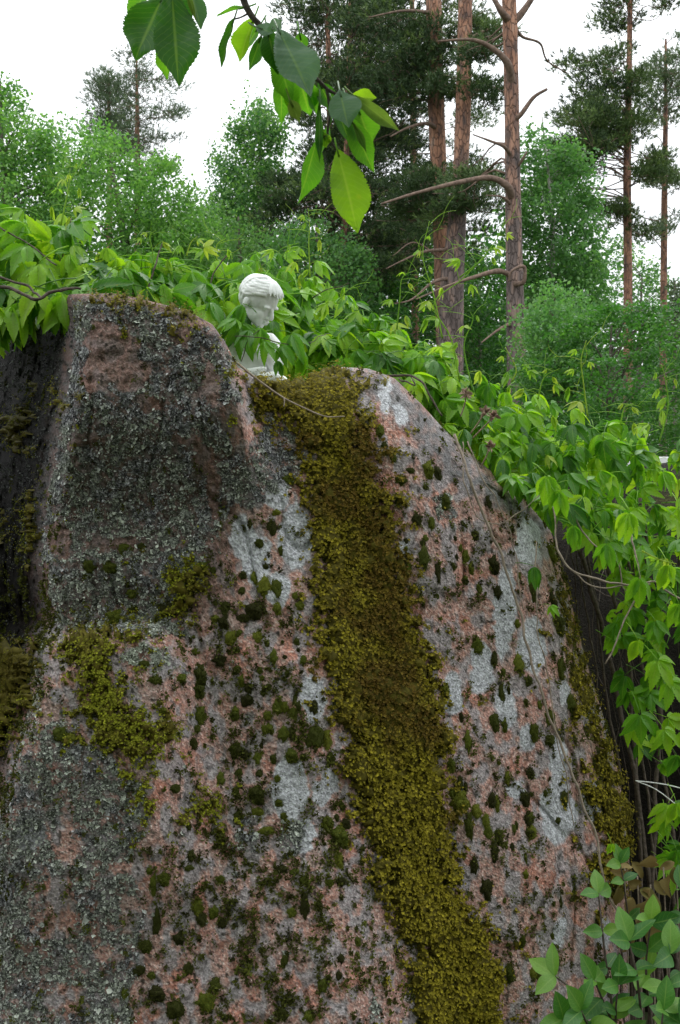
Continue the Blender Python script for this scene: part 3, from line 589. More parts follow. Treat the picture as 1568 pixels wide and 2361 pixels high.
def place_cushion(u, v, w, h, k):
    p0 = rockP(np.array([u]), np.array([v]))[0]; e = 4.0
    pu = rockP(np.array([u + e]), np.array([v]))[0] - rockP(np.array([u - e]), np.array([v]))[0]; pv = rockP(np.array([u]), np.array([v + e]))[0] - rockP(np.array([u]), np.array([v - e]))[0]
    nn = norm(np.cross(pu, pv)); nn = -nn if nn[1] > 0 else nn
    nn = norm(nn + np.array([0, -.6, 0])); X = norm(np.cross(np.array([0, 0, 1.0]), nn)); X = X if X[0] > 0 else -X
    Z = nn; Y = np.cross(Z, X); s = p0[1] / F
    sx, sy = w * .5 * s * 1.1, h * .5 * s * 1.05
    m3 = np.stack([X * sx, Y * sy, Z * min(sx, sy) * .85], 1)
    o = bpy.data.objects.new('moss_cushion', CM[k % 10]); col.objects.link(o); o.parent = boulder
    mw = Matrix.Identity(4)
    for a in range(3):
        for b in range(3): mw[a][b] = m3[a, b]
        mw[a][3] = p0[a]
    o.matrix_basis = mw
CUSH = [c for c in CUSH if vtop(c[0]) + 8 < c[1] < 2420]
for k, (u, v, w, h) in enumerate(CUSH[:300]): place_cushion(u, v, w, h, k)

# --- small moss specks and grey leafy lichen, uncountable
def build_specks():
    dens = fbm(S1 * .9 + 160, 3)
    wgt = AREA * np.clip(.25 + dens, 0, 1) * (1 - moss_m) * (1 - .85 * crust_m) * np.where(lich_m > .5, .35, 1) * np.where(VV < 1150, .25, 1) * np.where((UU > 480) & (UU < 760) & (VV > 1380), 2.6, 1) * np.where((UU > 300) & (UU < 960) & (VV > 1900), 1.8, 1)
    n = 3800; p, nr, i, j = scatter(wgt, n); K = 16
    r = rng.gamma(2.0, .0024, n) + .0022
    X = norm(np.cross(nr, np.array([0, 0, 1.0]))); Y = np.cross(nr, X)
    st = rng.uniform(1, 2.0, n)[:, None, None]
    d = norm(rng.normal(size=(n, K, 3)) + nr[:, None] * .8)
    b = p[:, None] + r[:, None, None] * .6 * (rng.normal(size=(n, K, 1)) * X[:, None] * .8 + rng.normal(size=(n, K, 1)) * Y[:, None] * .8 * st) + nr[:, None] * r[:, None, None] * rng.uniform(0, .8, (n, K, 1))
    s = norm(np.cross(d, rng.normal(size=(n, K, 3)))) * .0024; L = rng.uniform(.003, .006, (n, K, 1))
    V = np.stack([b - s, b + s, b + d * L + s * .3, b + d * L - s * .3], 2).reshape(-1, 3); f = np.arange(n * K)[:, None] * 4 + np.arange(4)
    q = rng.random((n, 1)); cc = np.array([.045, .045, .012]) * (1 - q) + np.array([.12, .135, .018]) * q
    return mesh_np('moss_specks', V, [f], np.repeat(cc, K * 4, 0), mats=(M['moss'],))
obj('moss_specks', build_specks(), boulder, kind='stuff')
def build_lichen():
    n = 95000
    ln_ = fbm(S1 * 2.6 + 811, 3)
    p, nr, i, j = scatter(AREA * lich_m * (.12 + sst(ln_, -.12, .22)) * (1 - moss_m) * np.where(UU < np.interp(VV, LEFT[:, 0], LEFT[:, 1]) - 10, .06, 1), n)
    size = rng.gamma(2.4, .00052, n) + .0008; K = 5
    d = norm(nr + rng.normal(size=(n, 3)) * .8); X = norm(np.cross(d, rng.normal(size=(n, 3)))); Y = np.cross(d, X)
    a = np.linspace(0, 2 * np.pi, K, endpoint=False); rr = rng.uniform(.25, 1.5, (n, K)) * size[:, None]
    V = p[:, None] + d[:, None] * .0015 + rr[..., None] * (np.cos(a)[None, :, None] * X[:, None] + np.sin(a)[None, :, None] * Y[:, None]) + d[:, None] * (rng.random((n, K, 1)) * size[:, None, None] * .7)
    V = np.concatenate([V, (p + d * .0008)[:, None]], 1).reshape(-1, 3)
    b = np.arange(n)[:, None] * (K + 1); k = np.arange(K)
    T = np.stack([np.broadcast_to(b + K, (n, K)), b + k, b + (k + 1) % K], -1).reshape(-1, 3)
    zone = sst(fbm(S1 * .8 + 500, 3)[i, j] + .25 * sst(VV[i, j], 950, 1300), -.15, .25)[:, None]
    q = rng.random((n, 1)) ** 1.35
    dark = np.array([.05, .049, .052]) * (1 - q) + np.array([.68, .68, .70]) * q; pale = np.array([.10, .105, .09]) * (1 - q) + np.array([.78, .81, .73]) * q
    cc = dark * (1 - zone) + pale * zone; cc = cc * np.where(UU[i, j] < np.interp(VV[i, j], LEFT[:, 0], LEFT[:, 1]) - 15, .35, 1)[:, None]  # flakes on the left flank darkened to carry its shade
    cc = np.where(((UU[i, j] < 410) & (UU[i, j] > 270) & (VV[i, j] > 1470) & (VV[i, j] < 1570))[:, None], cc * .3 + .7 * np.array([.5, .53, .44]), cc)
    return mesh_np('lichen_flakes', V, [T], np.repeat(cc, K + 1, 0), mats=(M['lichen'],))
obj('lichen_flakes', build_lichen(), boulder, label='grey leafy lichen flakes', kind='stuff')

# fallen litter on the moss: one long dry twig and a few dead leaf scraps
def rock_line(pts, n, off):
    q = spline([(u, v, 0) for u, v in pts], n); return rockP(q[:, 0], q[:, 1], off)
mb = MB(); mb.tube(spline([P(548, 838, 2.28), P(600, 880, 2.27), P(650, 915, 2.3), P(700, 940, 2.29), P(750, 960, 2.27), P(795, 960, 2.27)], 24), np.linspace(.0026, .0012, 24), 6)
mb.tube(spline([P(655, 917, 2.3), P(656, 928, 2.295), P(654, 938, 2.29)], 5), np.linspace(.0015, .001, 5), 5)
o = obj('fallen_twig', mb.mesh('fallen_twig', M['pale_twig']), label='thin dry twig lying across the mossy saddle beside the statue', cat='twig')

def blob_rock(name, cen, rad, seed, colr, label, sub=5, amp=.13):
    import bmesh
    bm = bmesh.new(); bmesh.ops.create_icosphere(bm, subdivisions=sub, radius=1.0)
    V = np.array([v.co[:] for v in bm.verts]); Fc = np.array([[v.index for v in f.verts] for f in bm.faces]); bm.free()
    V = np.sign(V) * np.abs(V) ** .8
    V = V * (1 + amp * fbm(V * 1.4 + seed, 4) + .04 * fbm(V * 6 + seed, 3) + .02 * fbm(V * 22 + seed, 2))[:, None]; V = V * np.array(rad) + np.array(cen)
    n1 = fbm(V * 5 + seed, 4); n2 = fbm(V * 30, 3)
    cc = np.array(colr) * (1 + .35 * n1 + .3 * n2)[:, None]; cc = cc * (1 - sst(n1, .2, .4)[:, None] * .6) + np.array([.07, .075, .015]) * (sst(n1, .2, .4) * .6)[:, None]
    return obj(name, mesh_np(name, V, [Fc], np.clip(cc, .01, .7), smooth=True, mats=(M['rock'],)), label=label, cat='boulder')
blob_rock('boulder', (-1.92, 2.75, .75), (1.0, 1.35, 1.22), 4, (.03, .027, .024), 'near-black mossy boulder added to shade the cleft at the left flank')  # boulder added to keep light off the flank, shade put into its colour
blob_rock('boulder', (1.2, 3.95, .55), (.9, .45, 1.25), 14, (.022, .019, .016), 'near-black stone added behind the creeper stems, its colour standing for deep shade')  # stone added to close the gap, its near-black colour replaces missing shade
blob_rock('boulder', (1.80, 3.25, .5), (.42, .4, 1.0), 9, (.36, .36, .37), 'pale grey boulder half hidden behind the hanging creeper stems')

# ------------------------------------------------------------------ leaves
def blade(n, shape, W, bend, fold, teeth=0.0, curl=0.0, wave=0.0, seed=0, across=2, L=1.0, pleat=0.0, nveins=0):
    """a leaf blade along +X, base at 0, tip at L, normal +Z; toothed margin, folded along the midrib"""
    r = np.random.default_rng(seed); t = np.linspace(0, 1, n + 1); ac = np.linspace(-1, 1, 2 * across + 1)
    w = W * shape(t)
    tooth = np.where(np.arange(n + 1) % 2 == 0, 1.0, 1 - teeth) if teeth else np.ones(n + 1)
    tooth = 1 - (1 - tooth) * r.uniform(.35, 1.3, n + 1); tooth[0] = tooth[-1] = 1
    T, A = np.meshgrid(t, ac, indexing='ij'); w2 = (w * 1.0)[:, None] * np.where(np.abs(A) > .99, tooth[:, None], 1)
    X = T * L + np.abs(A) * 0.10 * W * (w / W)[:, None] * (np.abs(A) > .99) * 1.2 * (1 - T); Y = A * w2
    Z = -bend * L * T ** 2 + fold * np.abs(Y) + wave * L * np.sin(T * 9 + seed + A * 1.5) * np.abs(A)
    if pleat: Z = Z + pleat * np.abs(((T - np.abs(A) * .2) * (nveins or 13)) % 1 - .5) * np.minimum(1, 3 * np.abs(A))
    if curl:
        ang = A * curl; Y = np.sin(ang) * w2 / max(abs(curl), .01) * np.sign(1) ; Z = Z + (1 - np.cos(ang)) * w2 / max(abs(curl), .01)
    V = np.stack([X, Y, Z], -1).reshape(-1, 3); m = 2 * across + 1
    i, j = np.meshgrid(np.arange(n), np.arange(m - 1), indexing='ij')
    Q = np.stack([i * m + j, (i + 1) * m + j, (i + 1) * m + j + 1, i * m + j + 1], -1).reshape(-1, 4)
    lv = np.stack([np.abs(A), (T - np.abs(A) * .2) * nveins, 0 * A], -1).reshape(-1, 3)
    return (V, Q, lv) if nveins else (V, Q)
def sh_creeper(t): return np.clip(np.sin(np.pi * t ** .82) ** .9 * (1 - .25 * t), 0.015, None)
def sh_elm(t): return np.clip(np.sin(np.pi * np.clip(t, 0, 1) ** 1.12) ** .78, 0.02, None) * (1 - .42 * sst(t, .68, .93)) * (1 - .0 * t)
def sh_ovate(t): return np.clip(np.sin(np.pi * t ** .85) ** .85, .015, None)
def rotz(a): c, s = math.cos(a), math.sin(a); return np.array([[c, -s, 0], [s, c, 0], [0, 0, 1.0]])
def roty(a): c, s = math.cos(a), math.sin(a); return np.array([[c, 0, s], [0, 1, 0], [-s, 0, c]])
def rotx(a): c, s = math.cos(a), math.sin(a); return np.array([[1, 0, 0], [0, c, -s], [0, s, c]])

def creeper_leaf_mesh(seed, m, droop, young=False, nl=5):
    r = np.random.default_rng(seed); mb = MB()
    pet = .9
    mb.tube(np.array([[0, 0, -.18], [.3, 0, -.06], [.65, 0, 0], [pet, 0, 0]]), [.018, .015, .013, .014], 5, rnd=.0)
    for a, sc in zip(np.linspace(-1.35, 1.35, nl) if nl == 5 else np.linspace(-.9, .9, nl), [.72, .92, 1.0, .92, .72] if nl == 5 else [.85, 1, .85]):
        W = r.uniform(.20, .255) if not young else r.uniform(.15, .2)
        V, Q, lv = blade(20, sh_creeper, W, r.uniform(.12, .38), r.uniform(.05, .5), .2, 0, r.uniform(.0, .03), seed * 7 + int(a * 10) + 50, 2, pleat=.014, nveins=9)
        V = V * sc
        V[:, 0] += .05
        V = V @ rotx(r.normal() * .25).T @ roty(droop + r.normal() * .16 + abs(a) * .12).T @ rotz(a + r.normal() * .1).T
        mb.add(V + np.array([pet, 0, 0]), Q, rnd=r.uniform(-.07, .07), lv=lv)
    return mb.mesh('creeper_leaf', m, True)
CL = [creeper_leaf_mesh(s, M['creeper'], d) for s, d in zip(range(9), [.25, .5, .7, .9, .6, .4, 1.05, .75, .55])]
CY = [creeper_leaf_mesh(s + 30, M['young'], d, True) for s, d in zip(range(4), [.7, 1.0, 1.25, .5])]

def put_leaf(name, me, pos, X, Zn, sc, parent, center=True):
    X = norm(np.asarray(X, float)); Zn = np.asarray(Zn, float); Zn = norm(Zn - X * np.dot(Zn, X)); Y = np.cross(Zn, X)
    o = bpy.data.objects.new(name, me); col.objects.link(o); o.parent = parent
    if parent.name in TOP: o.matrix_parent_inverse = Matrix.Translation(-TOP[parent.name])
    p = np.asarray(pos, float) - (X * .9 * sc if center else 0)
    mw = Matrix.Identity(4)
    for a in range(3):
        mw[a][0], mw[a][1], mw[a][2], mw[a][3] = X[a] * sc, Y[a] * sc, Zn[a] * sc, p[a]
    o.matrix_basis = mw
    return o

def creeper_region(parent, us_, top, bot, n, d0, d1, s0, s1, face, out_dir, young=.06, pick=None):
    """leaves fill the strip between the top and bottom outline (photo px); nearer leaves lower"""
    u = rng.uniform(us_[0], us_[-1], n); f = rng.random(n) ** .9
    v = np.interp(u, us_, top) * (1 - f) + np.interp(u, us_, bot) * f
    d = np.interp(u, us_, d0) + (1 - f) * np.interp(u, us_, d1) * .8 + rng.uniform(0, 1, n) * np.interp(u, us_, d1) * .5
    pos = P(u, v, d)
    for k in range(n):
        nz = norm(np.array([0, -face, 1.0]) + rng.normal(size=3) * .38)
        X = norm(np.array(out_dir) + rng.normal(size=3) * np.array([.9, .45, .25]))
        s = rng.uniform(s0, s1) * (.8 if f[k] < .12 else 1)
        yg = rng.random() < young * (2.5 if f[k] < .2 else .7)
        put_leaf('leaf', (CY if yg else CL)[rng.integers(4) if yg else (rng.choice(pick) if pick else rng.integers(9))], pos[k], X, nz, s * (.7 if yg else 1), parent)

def shoot(parent, pts, d, r0=.0021, leaves=5, tendril=True, lsc=.034):
    """a yellow-green climbing shoot with small folded leaves and forked tendrils"""
    d = np.broadcast_to(np.asarray(d, float), (len(pts),)); c = spline([P(u, v, dd) for (u, v), dd in zip(pts, d)], 22); mb = MB()
    mb.tube(c, np.linspace(r0, r0 * .35, 22), 6, rnd=.2)
    for k in range(leaves if tendril else 0):
        i = int(np.clip(4 + k * 18 / max(leaves, 1) + rng.integers(0, 3), 0, 20)); a = c[i]; dr = norm(np.array([rng.normal(), rng.normal() * .4, rng.uniform(-.1, .9)])); ln = rng.uniform(.03, .07)
        q = spline([a, a + dr * ln * .5, a + dr * ln + np.array([0, 0, -.008]), a + dr * ln * 1.25 + np.array([rng.normal() * .012, 0, -.014])], 9); mb.tube(q, np.linspace(r0 * .4, r0 * .2, 9), 4, rnd=.3)
        mb.tube(spline([q[5], q[5] + dr * .02 + np.array([0, 0, .012]), q[5] + dr * .03 + np.array([rng.normal() * .01, 0, .02])], 6), np.linspace(r0 * .3, r0 * .15, 6), 4, rnd=.3)
    sh = obj('shoot', mb.mesh('shoot', M['young'], True), parent)
    for k in range(leaves):
        i = int(np.clip(3 + k * 19 / max(leaves, 1), 0, 21)); sc = lsc * (1.15 - .75 * k / max(leaves, 1)) * rng.uniform(.8, 1.2); X = np.array([rng.choice([-1, 1]) * rng.uniform(.5, 1), rng.normal() * .5 - .3, rng.uniform(-.3, .4)])
        me = CY[rng.integers(4)]
        put_leaf('leaf', me, c[i], X, np.array([0, -.7, .8]) + rng.normal(size=3) * .3, sc, parent, center=False)

def stems(parent, name, lines, m, sides=7):
    for pts, r0, r1 in lines:
        c = spline([P(*p) for p in pts], 8 * len(pts)); so_ = rng.uniform(0, 400); c = c + .016 * np.stack([fbm(c * 9 + so_, 3), fbm(c * 9 + so_ + 33, 3), fbm(c * 9 + so_ + 63, 3)], -1)
        mb = MB(); mb.tube(c, np.linspace(r0, r1, len(c)) * .52 * (1 + .25 * pnoise(c * 60)), sides); obj(name, mb.mesh(name, m), parent)

# creeper heaped behind the left hump
ca = thing('creeper', 'dense green creeper heaped over the back of the left hump', 'creeper', P(250, 700, 2.75))
creeper_region(ca, [-110, 0, 100, 200, 300, 420, 520, 640], [455, 480, 468, 500, 545, 585, 590, 585], [760, 730, 690, 672, 668, 690, 725, 800], 205, [2.42, 2.4, 2.38, 2.42, 2.45, 2.5, 2.52, 2.6], [.3] * 8, .078, .108, .75, (.15, -.7, -.35))
creeper_region(ca, [-110, 0, 100, 240, 420, 640], [560, 560, 560, 590, 620, 650], [780, 770, 720, 690, 700, 740], 60, [2.75] * 6, [.3] * 6, .09, .12, .6, (0, -.6, -.5), 0)
stems(ca, 'stem', [([(-60, 660, 2.42), (20, 665, 2.4), (80, 690, 2.36), (130, 672, 2.38), (190, 668, 2.42)], .0085, .006), ([(-60, 640, 2.5), (40, 650, 2.46), (80, 668, 2.42), (100, 684, 2.37)], .006, .005), ([(-50, 500, 2.6), (60, 560, 2.55), (130, 610, 2.5)], .004, .003),
                   ([(100, 720, 2.6), (140, 600, 2.62), (160, 500, 2.66)], .005, .003), ([(330, 710, 2.6), (350, 620, 2.62), (380, 560, 2.68)], .005, .003), ([(470, 740, 2.65), (490, 650, 2.68), (520, 590, 2.7)], .004, .003)], M['twig'])
for pts, d, lv in [([(140, 520), (155, 450), (165, 410), (200, 362)], 2.6, 7), ([(355, 610), (350, 570), (345, 545), (360, 530)], 2.68, 4), ([(430, 590), (440, 560), (455, 545)], 2.7, 3), ([(500, 600), (500, 565), (520, 550)], 2.75, 3)]: shoot(ca, pts, d, leaves=lv)

# creeper behind the statue and over the saddle
cb = thing('creeper', 'green creeper mass behind the white statue and over the second hump', 'creeper', P(820, 860, 2.85))
creeper_region(cb, [560, 640, 720, 800, 900, 1000, 1060], [575, 565, 600, 680, 735, 780, 810], [800, 850, 860, 840, 850, 900, 960], 195, [2.78, 2.78, 2.72, 2.64, 2.6, 2.56, 2.54], [.25] * 7, .058, .082, .7, (.3, -.65, -.2), .1, pick=[0, 1, 5, 8, 4, 2])
creeper_region(cb, [540, 640, 760, 900, 1060], [640, 640, 720, 780, 850], [870, 890, 860, 860, 980], 60, [2.95] * 5, [.25] * 5, .07, .1, .6, (0, -.6, -.5), 0)
for u, v, d, X, nz, s in [(598, 752, 2.50, (.2, -.8, -.1), (-.1, -.5, 1), .07), (672, 768, 2.47, (.5, -.6, -.3), (.2, -.8, .8), .075), (700, 815, 2.46, (.6, -.4, -.6), (.4, -.8, .6), .062), (560, 700, 2.52, (-.4, -.7, 0), (-.2, -.7, .8), .07), (545, 735, 2.5, (-.5, -.5, .1), (-.2, -.5, .9), .055), (640, 830, 2.47, (.3, -.8, -.2), (0, -.7, .8), .04), (728, 600, 2.6, (.2, -.8, .2), (0, -.9, .6), .06), (610, 785, 2.46, (.3, -.7, -.2), (0, -.8, .7), .06), (650, 795, 2.45, (.5, -.6, -.2), (.1, -.8, .7), .055), (575, 760, 2.47, (-.3, -.7, -.1), (-.1, -.7, .8), .055), (628, 740, 2.47, (.3, -.8, 0), (0, -.8, .8), .035)]:
    put_leaf('leaf', CL[rng.integers(9)], P(u, v, d), X, nz, s, cb)
stems(cb, 'stem', [([(880, 862, 2.56), (950, 868, 2.52), (990, 905, 2.48), (1020, 960, 2.46)], .0055, .004), ([(920, 872, 2.6), (960, 890, 2.52), (950, 870, 2.55)], .004, .003), ([(720, 690, 2.75), (760, 670, 2.72), (800, 650, 2.7)], .003, .002), ([(560, 830, 2.5), (575, 780, 2.48), (600, 755, 2.5)], .0022, .0016), ([(545, 770, 2.47), (620, 783, 2.44), (700, 790, 2.5), (760, 770, 2.6)], .0022, .0016)], M['twig'])
for pts, d, lv in [([(715, 640), (712, 560), (714, 520), (710, 480)], 2.66, 6), ([(915, 760), (922, 690), (928, 640), (960, 622)], 2.62, 4), ([(1020, 780), (1000, 680), (975, 590), (990, 510)], 2.58, 6), ([(1060, 880), (1040, 780), (1000, 700), (1070, 640), (1140, 560), (1165, 505)], 2.56, 6), ([(1060, 640), (1120, 590), (1105, 575), (1040, 562)], 2.55, 2), ([(780, 700), (800, 670), (830, 660)], 2.66, 3), ([(660, 600), (665, 570), (690, 560)], 2.75, 3)]: shoot(cb, pts, d, leaves=lv)

# creeper cascading down the right shoulder
cc_ = thing('creeper', 'bright green creeper cascading over the right shoulder above tangled bare stems', 'creeper', P(1400, 2350, 2.9))
creeper_region(cc_, [1010, 1100, 1200, 1300, 1400, 1500, 1600], [800, 845, 890, 930, 960, 985, 1000], [985, 1020, 1130, 1190, 1260, 1300, 1360], 250, [2.50, 2.48, 2.45, 2.42, 2.42, 2.42, 2.45], [.35] * 7, .050, .072, .8, (.3, -.6, -.3), .12, pick=[0, 1, 5, 8, 4, 2])
cf_ = thing('creeper', 'creeper strands with loose leaves hanging down over the bare stems', 'creeper', P(1520, 1700, 2.6))
creeper_region(cf_, [1400, 1450, 1500, 1560, 1620], [1220, 1240, 1260, 1280, 1300], [1420, 1650, 1950, 2050, 2100], 80, [2.52, 2.5, 2.46, 2.44, 2.44], [.15] * 5, .045, .066, 1.4, (.1, -.5, -.6), .05)
creeper_region(cf_, [1060, 1200, 1400, 1600], [900, 950, 1000, 1050], [1020, 1110, 1240, 1400], 90, [2.8] * 4, [.3] * 4, .06, .09, .6, (0, -.6, -.5), 0)
for u, v, d, X, nz, s in [(1260, 1095, 2.36, (.3, -.6, -.5), (0, -1, .5), .07), (1290, 1130, 2.36, (.4, -.5, -.6), (.1, -1, .4), .062), (1450, 1180, 2.34, (.1, -.6, -.6), (0, -1, .3), .068), (1230, 1305, 2.34, (.5, -.5, -.2), (.1, -.7, .8), .055), (1320, 1210, 2.35, (.4, -.6, -.3), (0, -.8, .6), .06), (1475, 1330, 2.36, (0, -.5, -.7), (0, -1, .3), .07), (1470, 1475, 2.4, (.2, -.5, -.6), (.1, -1, .3), .062), (1515, 1520, 2.38, (.3, -.5, -.5), (.1, -1, .4), .075), (1545, 1570, 2.38, (.4, -.5, -.5), (.2, -1, .4), .07), (1475, 1645, 2.38, (.1, -.5, -.7), (0, -1, .15), .066), (1530, 1680, 2.38, (.3, -.5, -.6), (.2, -1, .3), .06), (1560, 1740, 2.38, (.3, -.5, -.6), (.2, -1, .3), .06), (1400, 1250, 2.36, (.2, -.6, -.5), (0, -1, .4), .065), (1510, 1430, 2.42, (.1, -.6, -.4), (0, -1, .6), .05), (1540, 1300, 2.38, (.1, -.6, -.6), (0, -1, .4), .07), (1565, 1390, 2.4, (.1, -.6, -.6), (0, -1, .4), .066), (1560, 1850, 2.4, (.1, -.6, -.6), (0, -1, .4), .06), (1270, 1395, 2.37, (.4, -.5, -.1), (0, -.7, .8), .03), (1560, 1960, 2.4, (.1, -.6, -.6), (0, -1, .4), .055), (1410, 1945, 2.25, (.1, -.6, -.6), (0, -1, .4), .03)]:
    put_leaf('leaf', CL[rng.integers(9)], P(u, v, d), X, nz, s, cc_)
stems(cc_, 'stem', [
    ([(1050, 1000, 2.44), (1075, 1090, 2.4), (1100, 1160, 2.4), (1150, 1270, 2.41), (1180, 1370, 2.40), (1215, 1480, 2.38), (1245, 1590, 2.37), (1290, 1710, 2.37), (1335, 1830, 2.37), (1370, 1910, 2.36), (1400, 2040, 2.34), (1440, 2140, 2.33)], .0062, .0045),
    ([(1085, 1020, 2.46), (1120, 1110, 2.42), (1155, 1190, 2.43), (1185, 1280, 2.43), (1200, 1400, 2.41)], .003, .002), ([(1060, 1020, 2.45), (1065, 1100, 2.4), (1090, 1180, 2.4), (1140, 1210, 2.42), (1190, 1190, 2.44), (1260, 1130, 2.44)], .0028, .002),
    ([(1235, 1250, 2.45), (1235, 1350, 2.42), (1245, 1480, 2.4), (1270, 1590, 2.4), (1290, 1720, 2.38), (1320, 1900, 2.37)], .003, .002),
    ([(1280, 1170, 2.5), (1285, 1260, 2.46), (1310, 1310, 2.44), (1370, 1335, 2.42), (1430, 1345, 2.4), (1500, 1340, 2.42), (1568, 1380, 2.46)], .0042, .0045), ([(1300, 1300, 2.46), (1350, 1340, 2.43), (1420, 1350, 2.41), (1500, 1345, 2.43)], .003, .003),
    ([(1450, 1190, 2.45), (1462, 1250, 2.42), (1470, 1340, 2.4), (1440, 1440, 2.38), (1395, 1530, 2.38)], .0042, .003), ([(1310, 1160, 2.5), (1350, 1230, 2.46), (1420, 1290, 2.44)], .004, .003), ([(1420, 1290, 2.44), (1440, 1350, 2.45), (1480, 1370, 2.46)], .003, .002)], M['pale_twig'])
stems(cc_, 'stem', [([(a, 1150, 2.85), (b, 1500, 2.8), (c, 1900, 2.68), (e, 2400, 2.55), (e + 5, 3080, 2.5)], r, r * 1.15) for a, b, c, e, r in
    [(1300, 1400, 1480, 1530, .011), (1360, 1440, 1470, 1480, .009), (1340, 1385, 1440, 1470, .006), (1480, 1520, 1510, 1500, .010), (1420, 1480, 1545, 1560, .008), (1500, 1450, 1500, 1540, .006), (1310, 1365, 1400, 1440, .004)]], M['twig'], 8)
tw = []
for k in range(16):
    u = rng.uniform(1310, 1580); tw.append(([(u, rng.uniform(1150, 1350), rng.uniform(2.7, 3.1)), (u + rng.normal() * 40, 1500 + rng.normal() * 60, 2.85), (u + rng.normal() * 60 + 40, 1800 + rng.normal() * 80, 2.75), (u + rng.normal() * 60 + 60, rng.uniform(2000, 2500), 2.65)], rng.uniform(.0015, .0045), .0015))
stems(cc_, 'stem', tw, M['twig'], 5)
for pts, d, lv in [([(1090, 900), (1070, 800), (1090, 740), (1085, 720)], 2.56, 4), ([(1180, 880), (1190, 850), (1165, 800)], 2.6, 4), ([(1355, 960), (1345, 880), (1340, 830), (1352, 785)], 2.62, 5), ([(1520, 1020), (1540, 940), (1535, 880), (1525, 840)], 2.55, 6), ([(1240, 920), (1255, 870), (1290, 850)], 2.62, 4), ([(1430, 980), (1440, 940), (1460, 930)], 2.62, 3), ([(1480, 1270), (1520, 1290), (1560, 1300)], 2.38, 3)]: shoot(cc_, pts, d, leaves=lv)
# the creeper goes on over the added near-black stone to the right and past the cleft to the left
cd_ = thing('creeper', 'leafy creeper curtain covering the added near-black stone right of the bare stems', 'creeper', P(1800, 1300, 2.9))
creeper_region(cd_, [1590, 1700, 1850, 2050], [1000, 1010, 1030, 1060], [1420, 1600, 1800, 2000], 230, [2.55, 2.65, 2.75, 2.9], [.3] * 4, .06, .09, .9, (.1, -.7, -.5), .08)
ce_ = thing('creeper', 'creeper trailing over the added near-black mossy boulder beyond the cleft', 'creeper', P(-300, 760, 2.6))
creeper_region(ce_, [-520, -400, -250, -100], [520, 490, 470, 460], [860, 850, 820, 780], 150, [2.5, 2.45, 2.42, 2.42], [.3] * 4, .085, .115, .75, (.1, -.7, -.4), .06)
# dead flower heads left on the creeper
def dead_head(u, v, d, us2, vs2):
    a = P(u, v, d); b = P(us2, vs2, d + .03); mb = MB(); mb.tube(spline([b, (a + b) / 2 + np.array([.004, 0, .004]), a], 8), .0016, 5)
    for k in range(16):
        dr = norm(rng.normal(size=3) + np.array([0, 0, .5])); V, Q = blade(4, sh_ovate, .3, .3, .4, L=1); V = V * .016
        X = dr; Z = norm(np.cross(X, rng.normal(size=3))); Y = np.cross(Z, X); mb.add(a + V @ np.stack([X, Y, Z]), Q)
    return obj('dead_flower_head', mb.mesh('dead_flower_head', M['flower'], False), cc_)
for a in [(1074, 908, 2.42, 1062, 960), (1128, 1030, 2.42, 1110, 1075), (1118, 950, 2.44, 1085, 1000), (1140, 960, 2.45, 1090, 1010)]: dead_head(*a)
mb = MB(); mb.tube(spline([P(1465, 1800, 2.45), P(1530, 1808, 2.44), P(1600, 1825, 2.45)], 10), .0013, 5); mb.tube(spline([P(1466, 1800, 2.44), P(1520, 1825, 2.43), P(1600, 1890, 2.44)], 10), .0012, 5)
obj('garden_string', mb.mesh('garden_string', M['string']), label='white string tied between the bare creeper stems', cat='string')

# ------------------------------------------------------------------ shrub and dead leaves at the foot of the right flank
OV = []
for s in range(5):
    V, Q, lv = blade(14, sh_ovate, .25 + .03 * (s % 3), .12 + .09 * s, .1 + .1 * (s % 3), 0, 0, .02, s + 60, 2, pleat=.022, nveins=7); mb = MB(); mb.add(V, Q, rnd=0, lv=lv); mb.tube(np.array([[-.12, 0, .03], [0, 0, 0]]), .012, 4, rnd=0); OV.append(mb.mesh('shrub_leaf', M['shrub']))
DRY = []
for s in range(3):
    V, Q = blade(10, sh_ovate, .26, .3 + .2 * s, .5, 0, 0, .06, s + 80, 2); mb = MB(); mb.add(V, Q, rnd=0); DRY.append(mb.mesh('dry_leaf', M['dry']))
shb = thing('shrub', 'leafy shrub with paired oval leaves at the foot of the right flank', 'shrub', P(1420, 2361, 2.2) * np.array([1, 1, 0]))
def spray(pts, d, r, sizes, n):
    c = spline([P(u, v, dd) for (u, v), dd in zip(pts, d)], 24); mb = MB(); mb.tube(c, np.linspace(r, r * .4, 24), 5); obj('stem', mb.mesh('stem', M['green_stem'] if r < .003 else M['twig']), shb)
    for k in range(n):
        i = int(np.clip(6 + k * 17 / max(1, n - 1), 0, 23)); T = norm(c[min(i + 1, 23)] - c[i - 1]); a = rng.uniform(0, np.pi); S = norm(np.cross(T, [0, 1.0, 0]) * math.cos(a * .4) + np.array([0, -1, 0]) * .5)
        for sg in (-1, 1):
            X = norm(S * sg * 1.0 + T * .5 + np.array([0, -.35, -.1]) + rng.normal(size=3) * .2); put_leaf('leaf', OV[rng.integers(5)], c[i], X, np.array([0, -.75, .75]) + rng.normal(size=3) * .3, rng.uniform(*sizes) * .78, shb, center=False)
    put_leaf('leaf', OV[1], c[23], norm(c[23] - c[20]), np.array([0, -.8, .7]), sizes[0], shb, center=False)
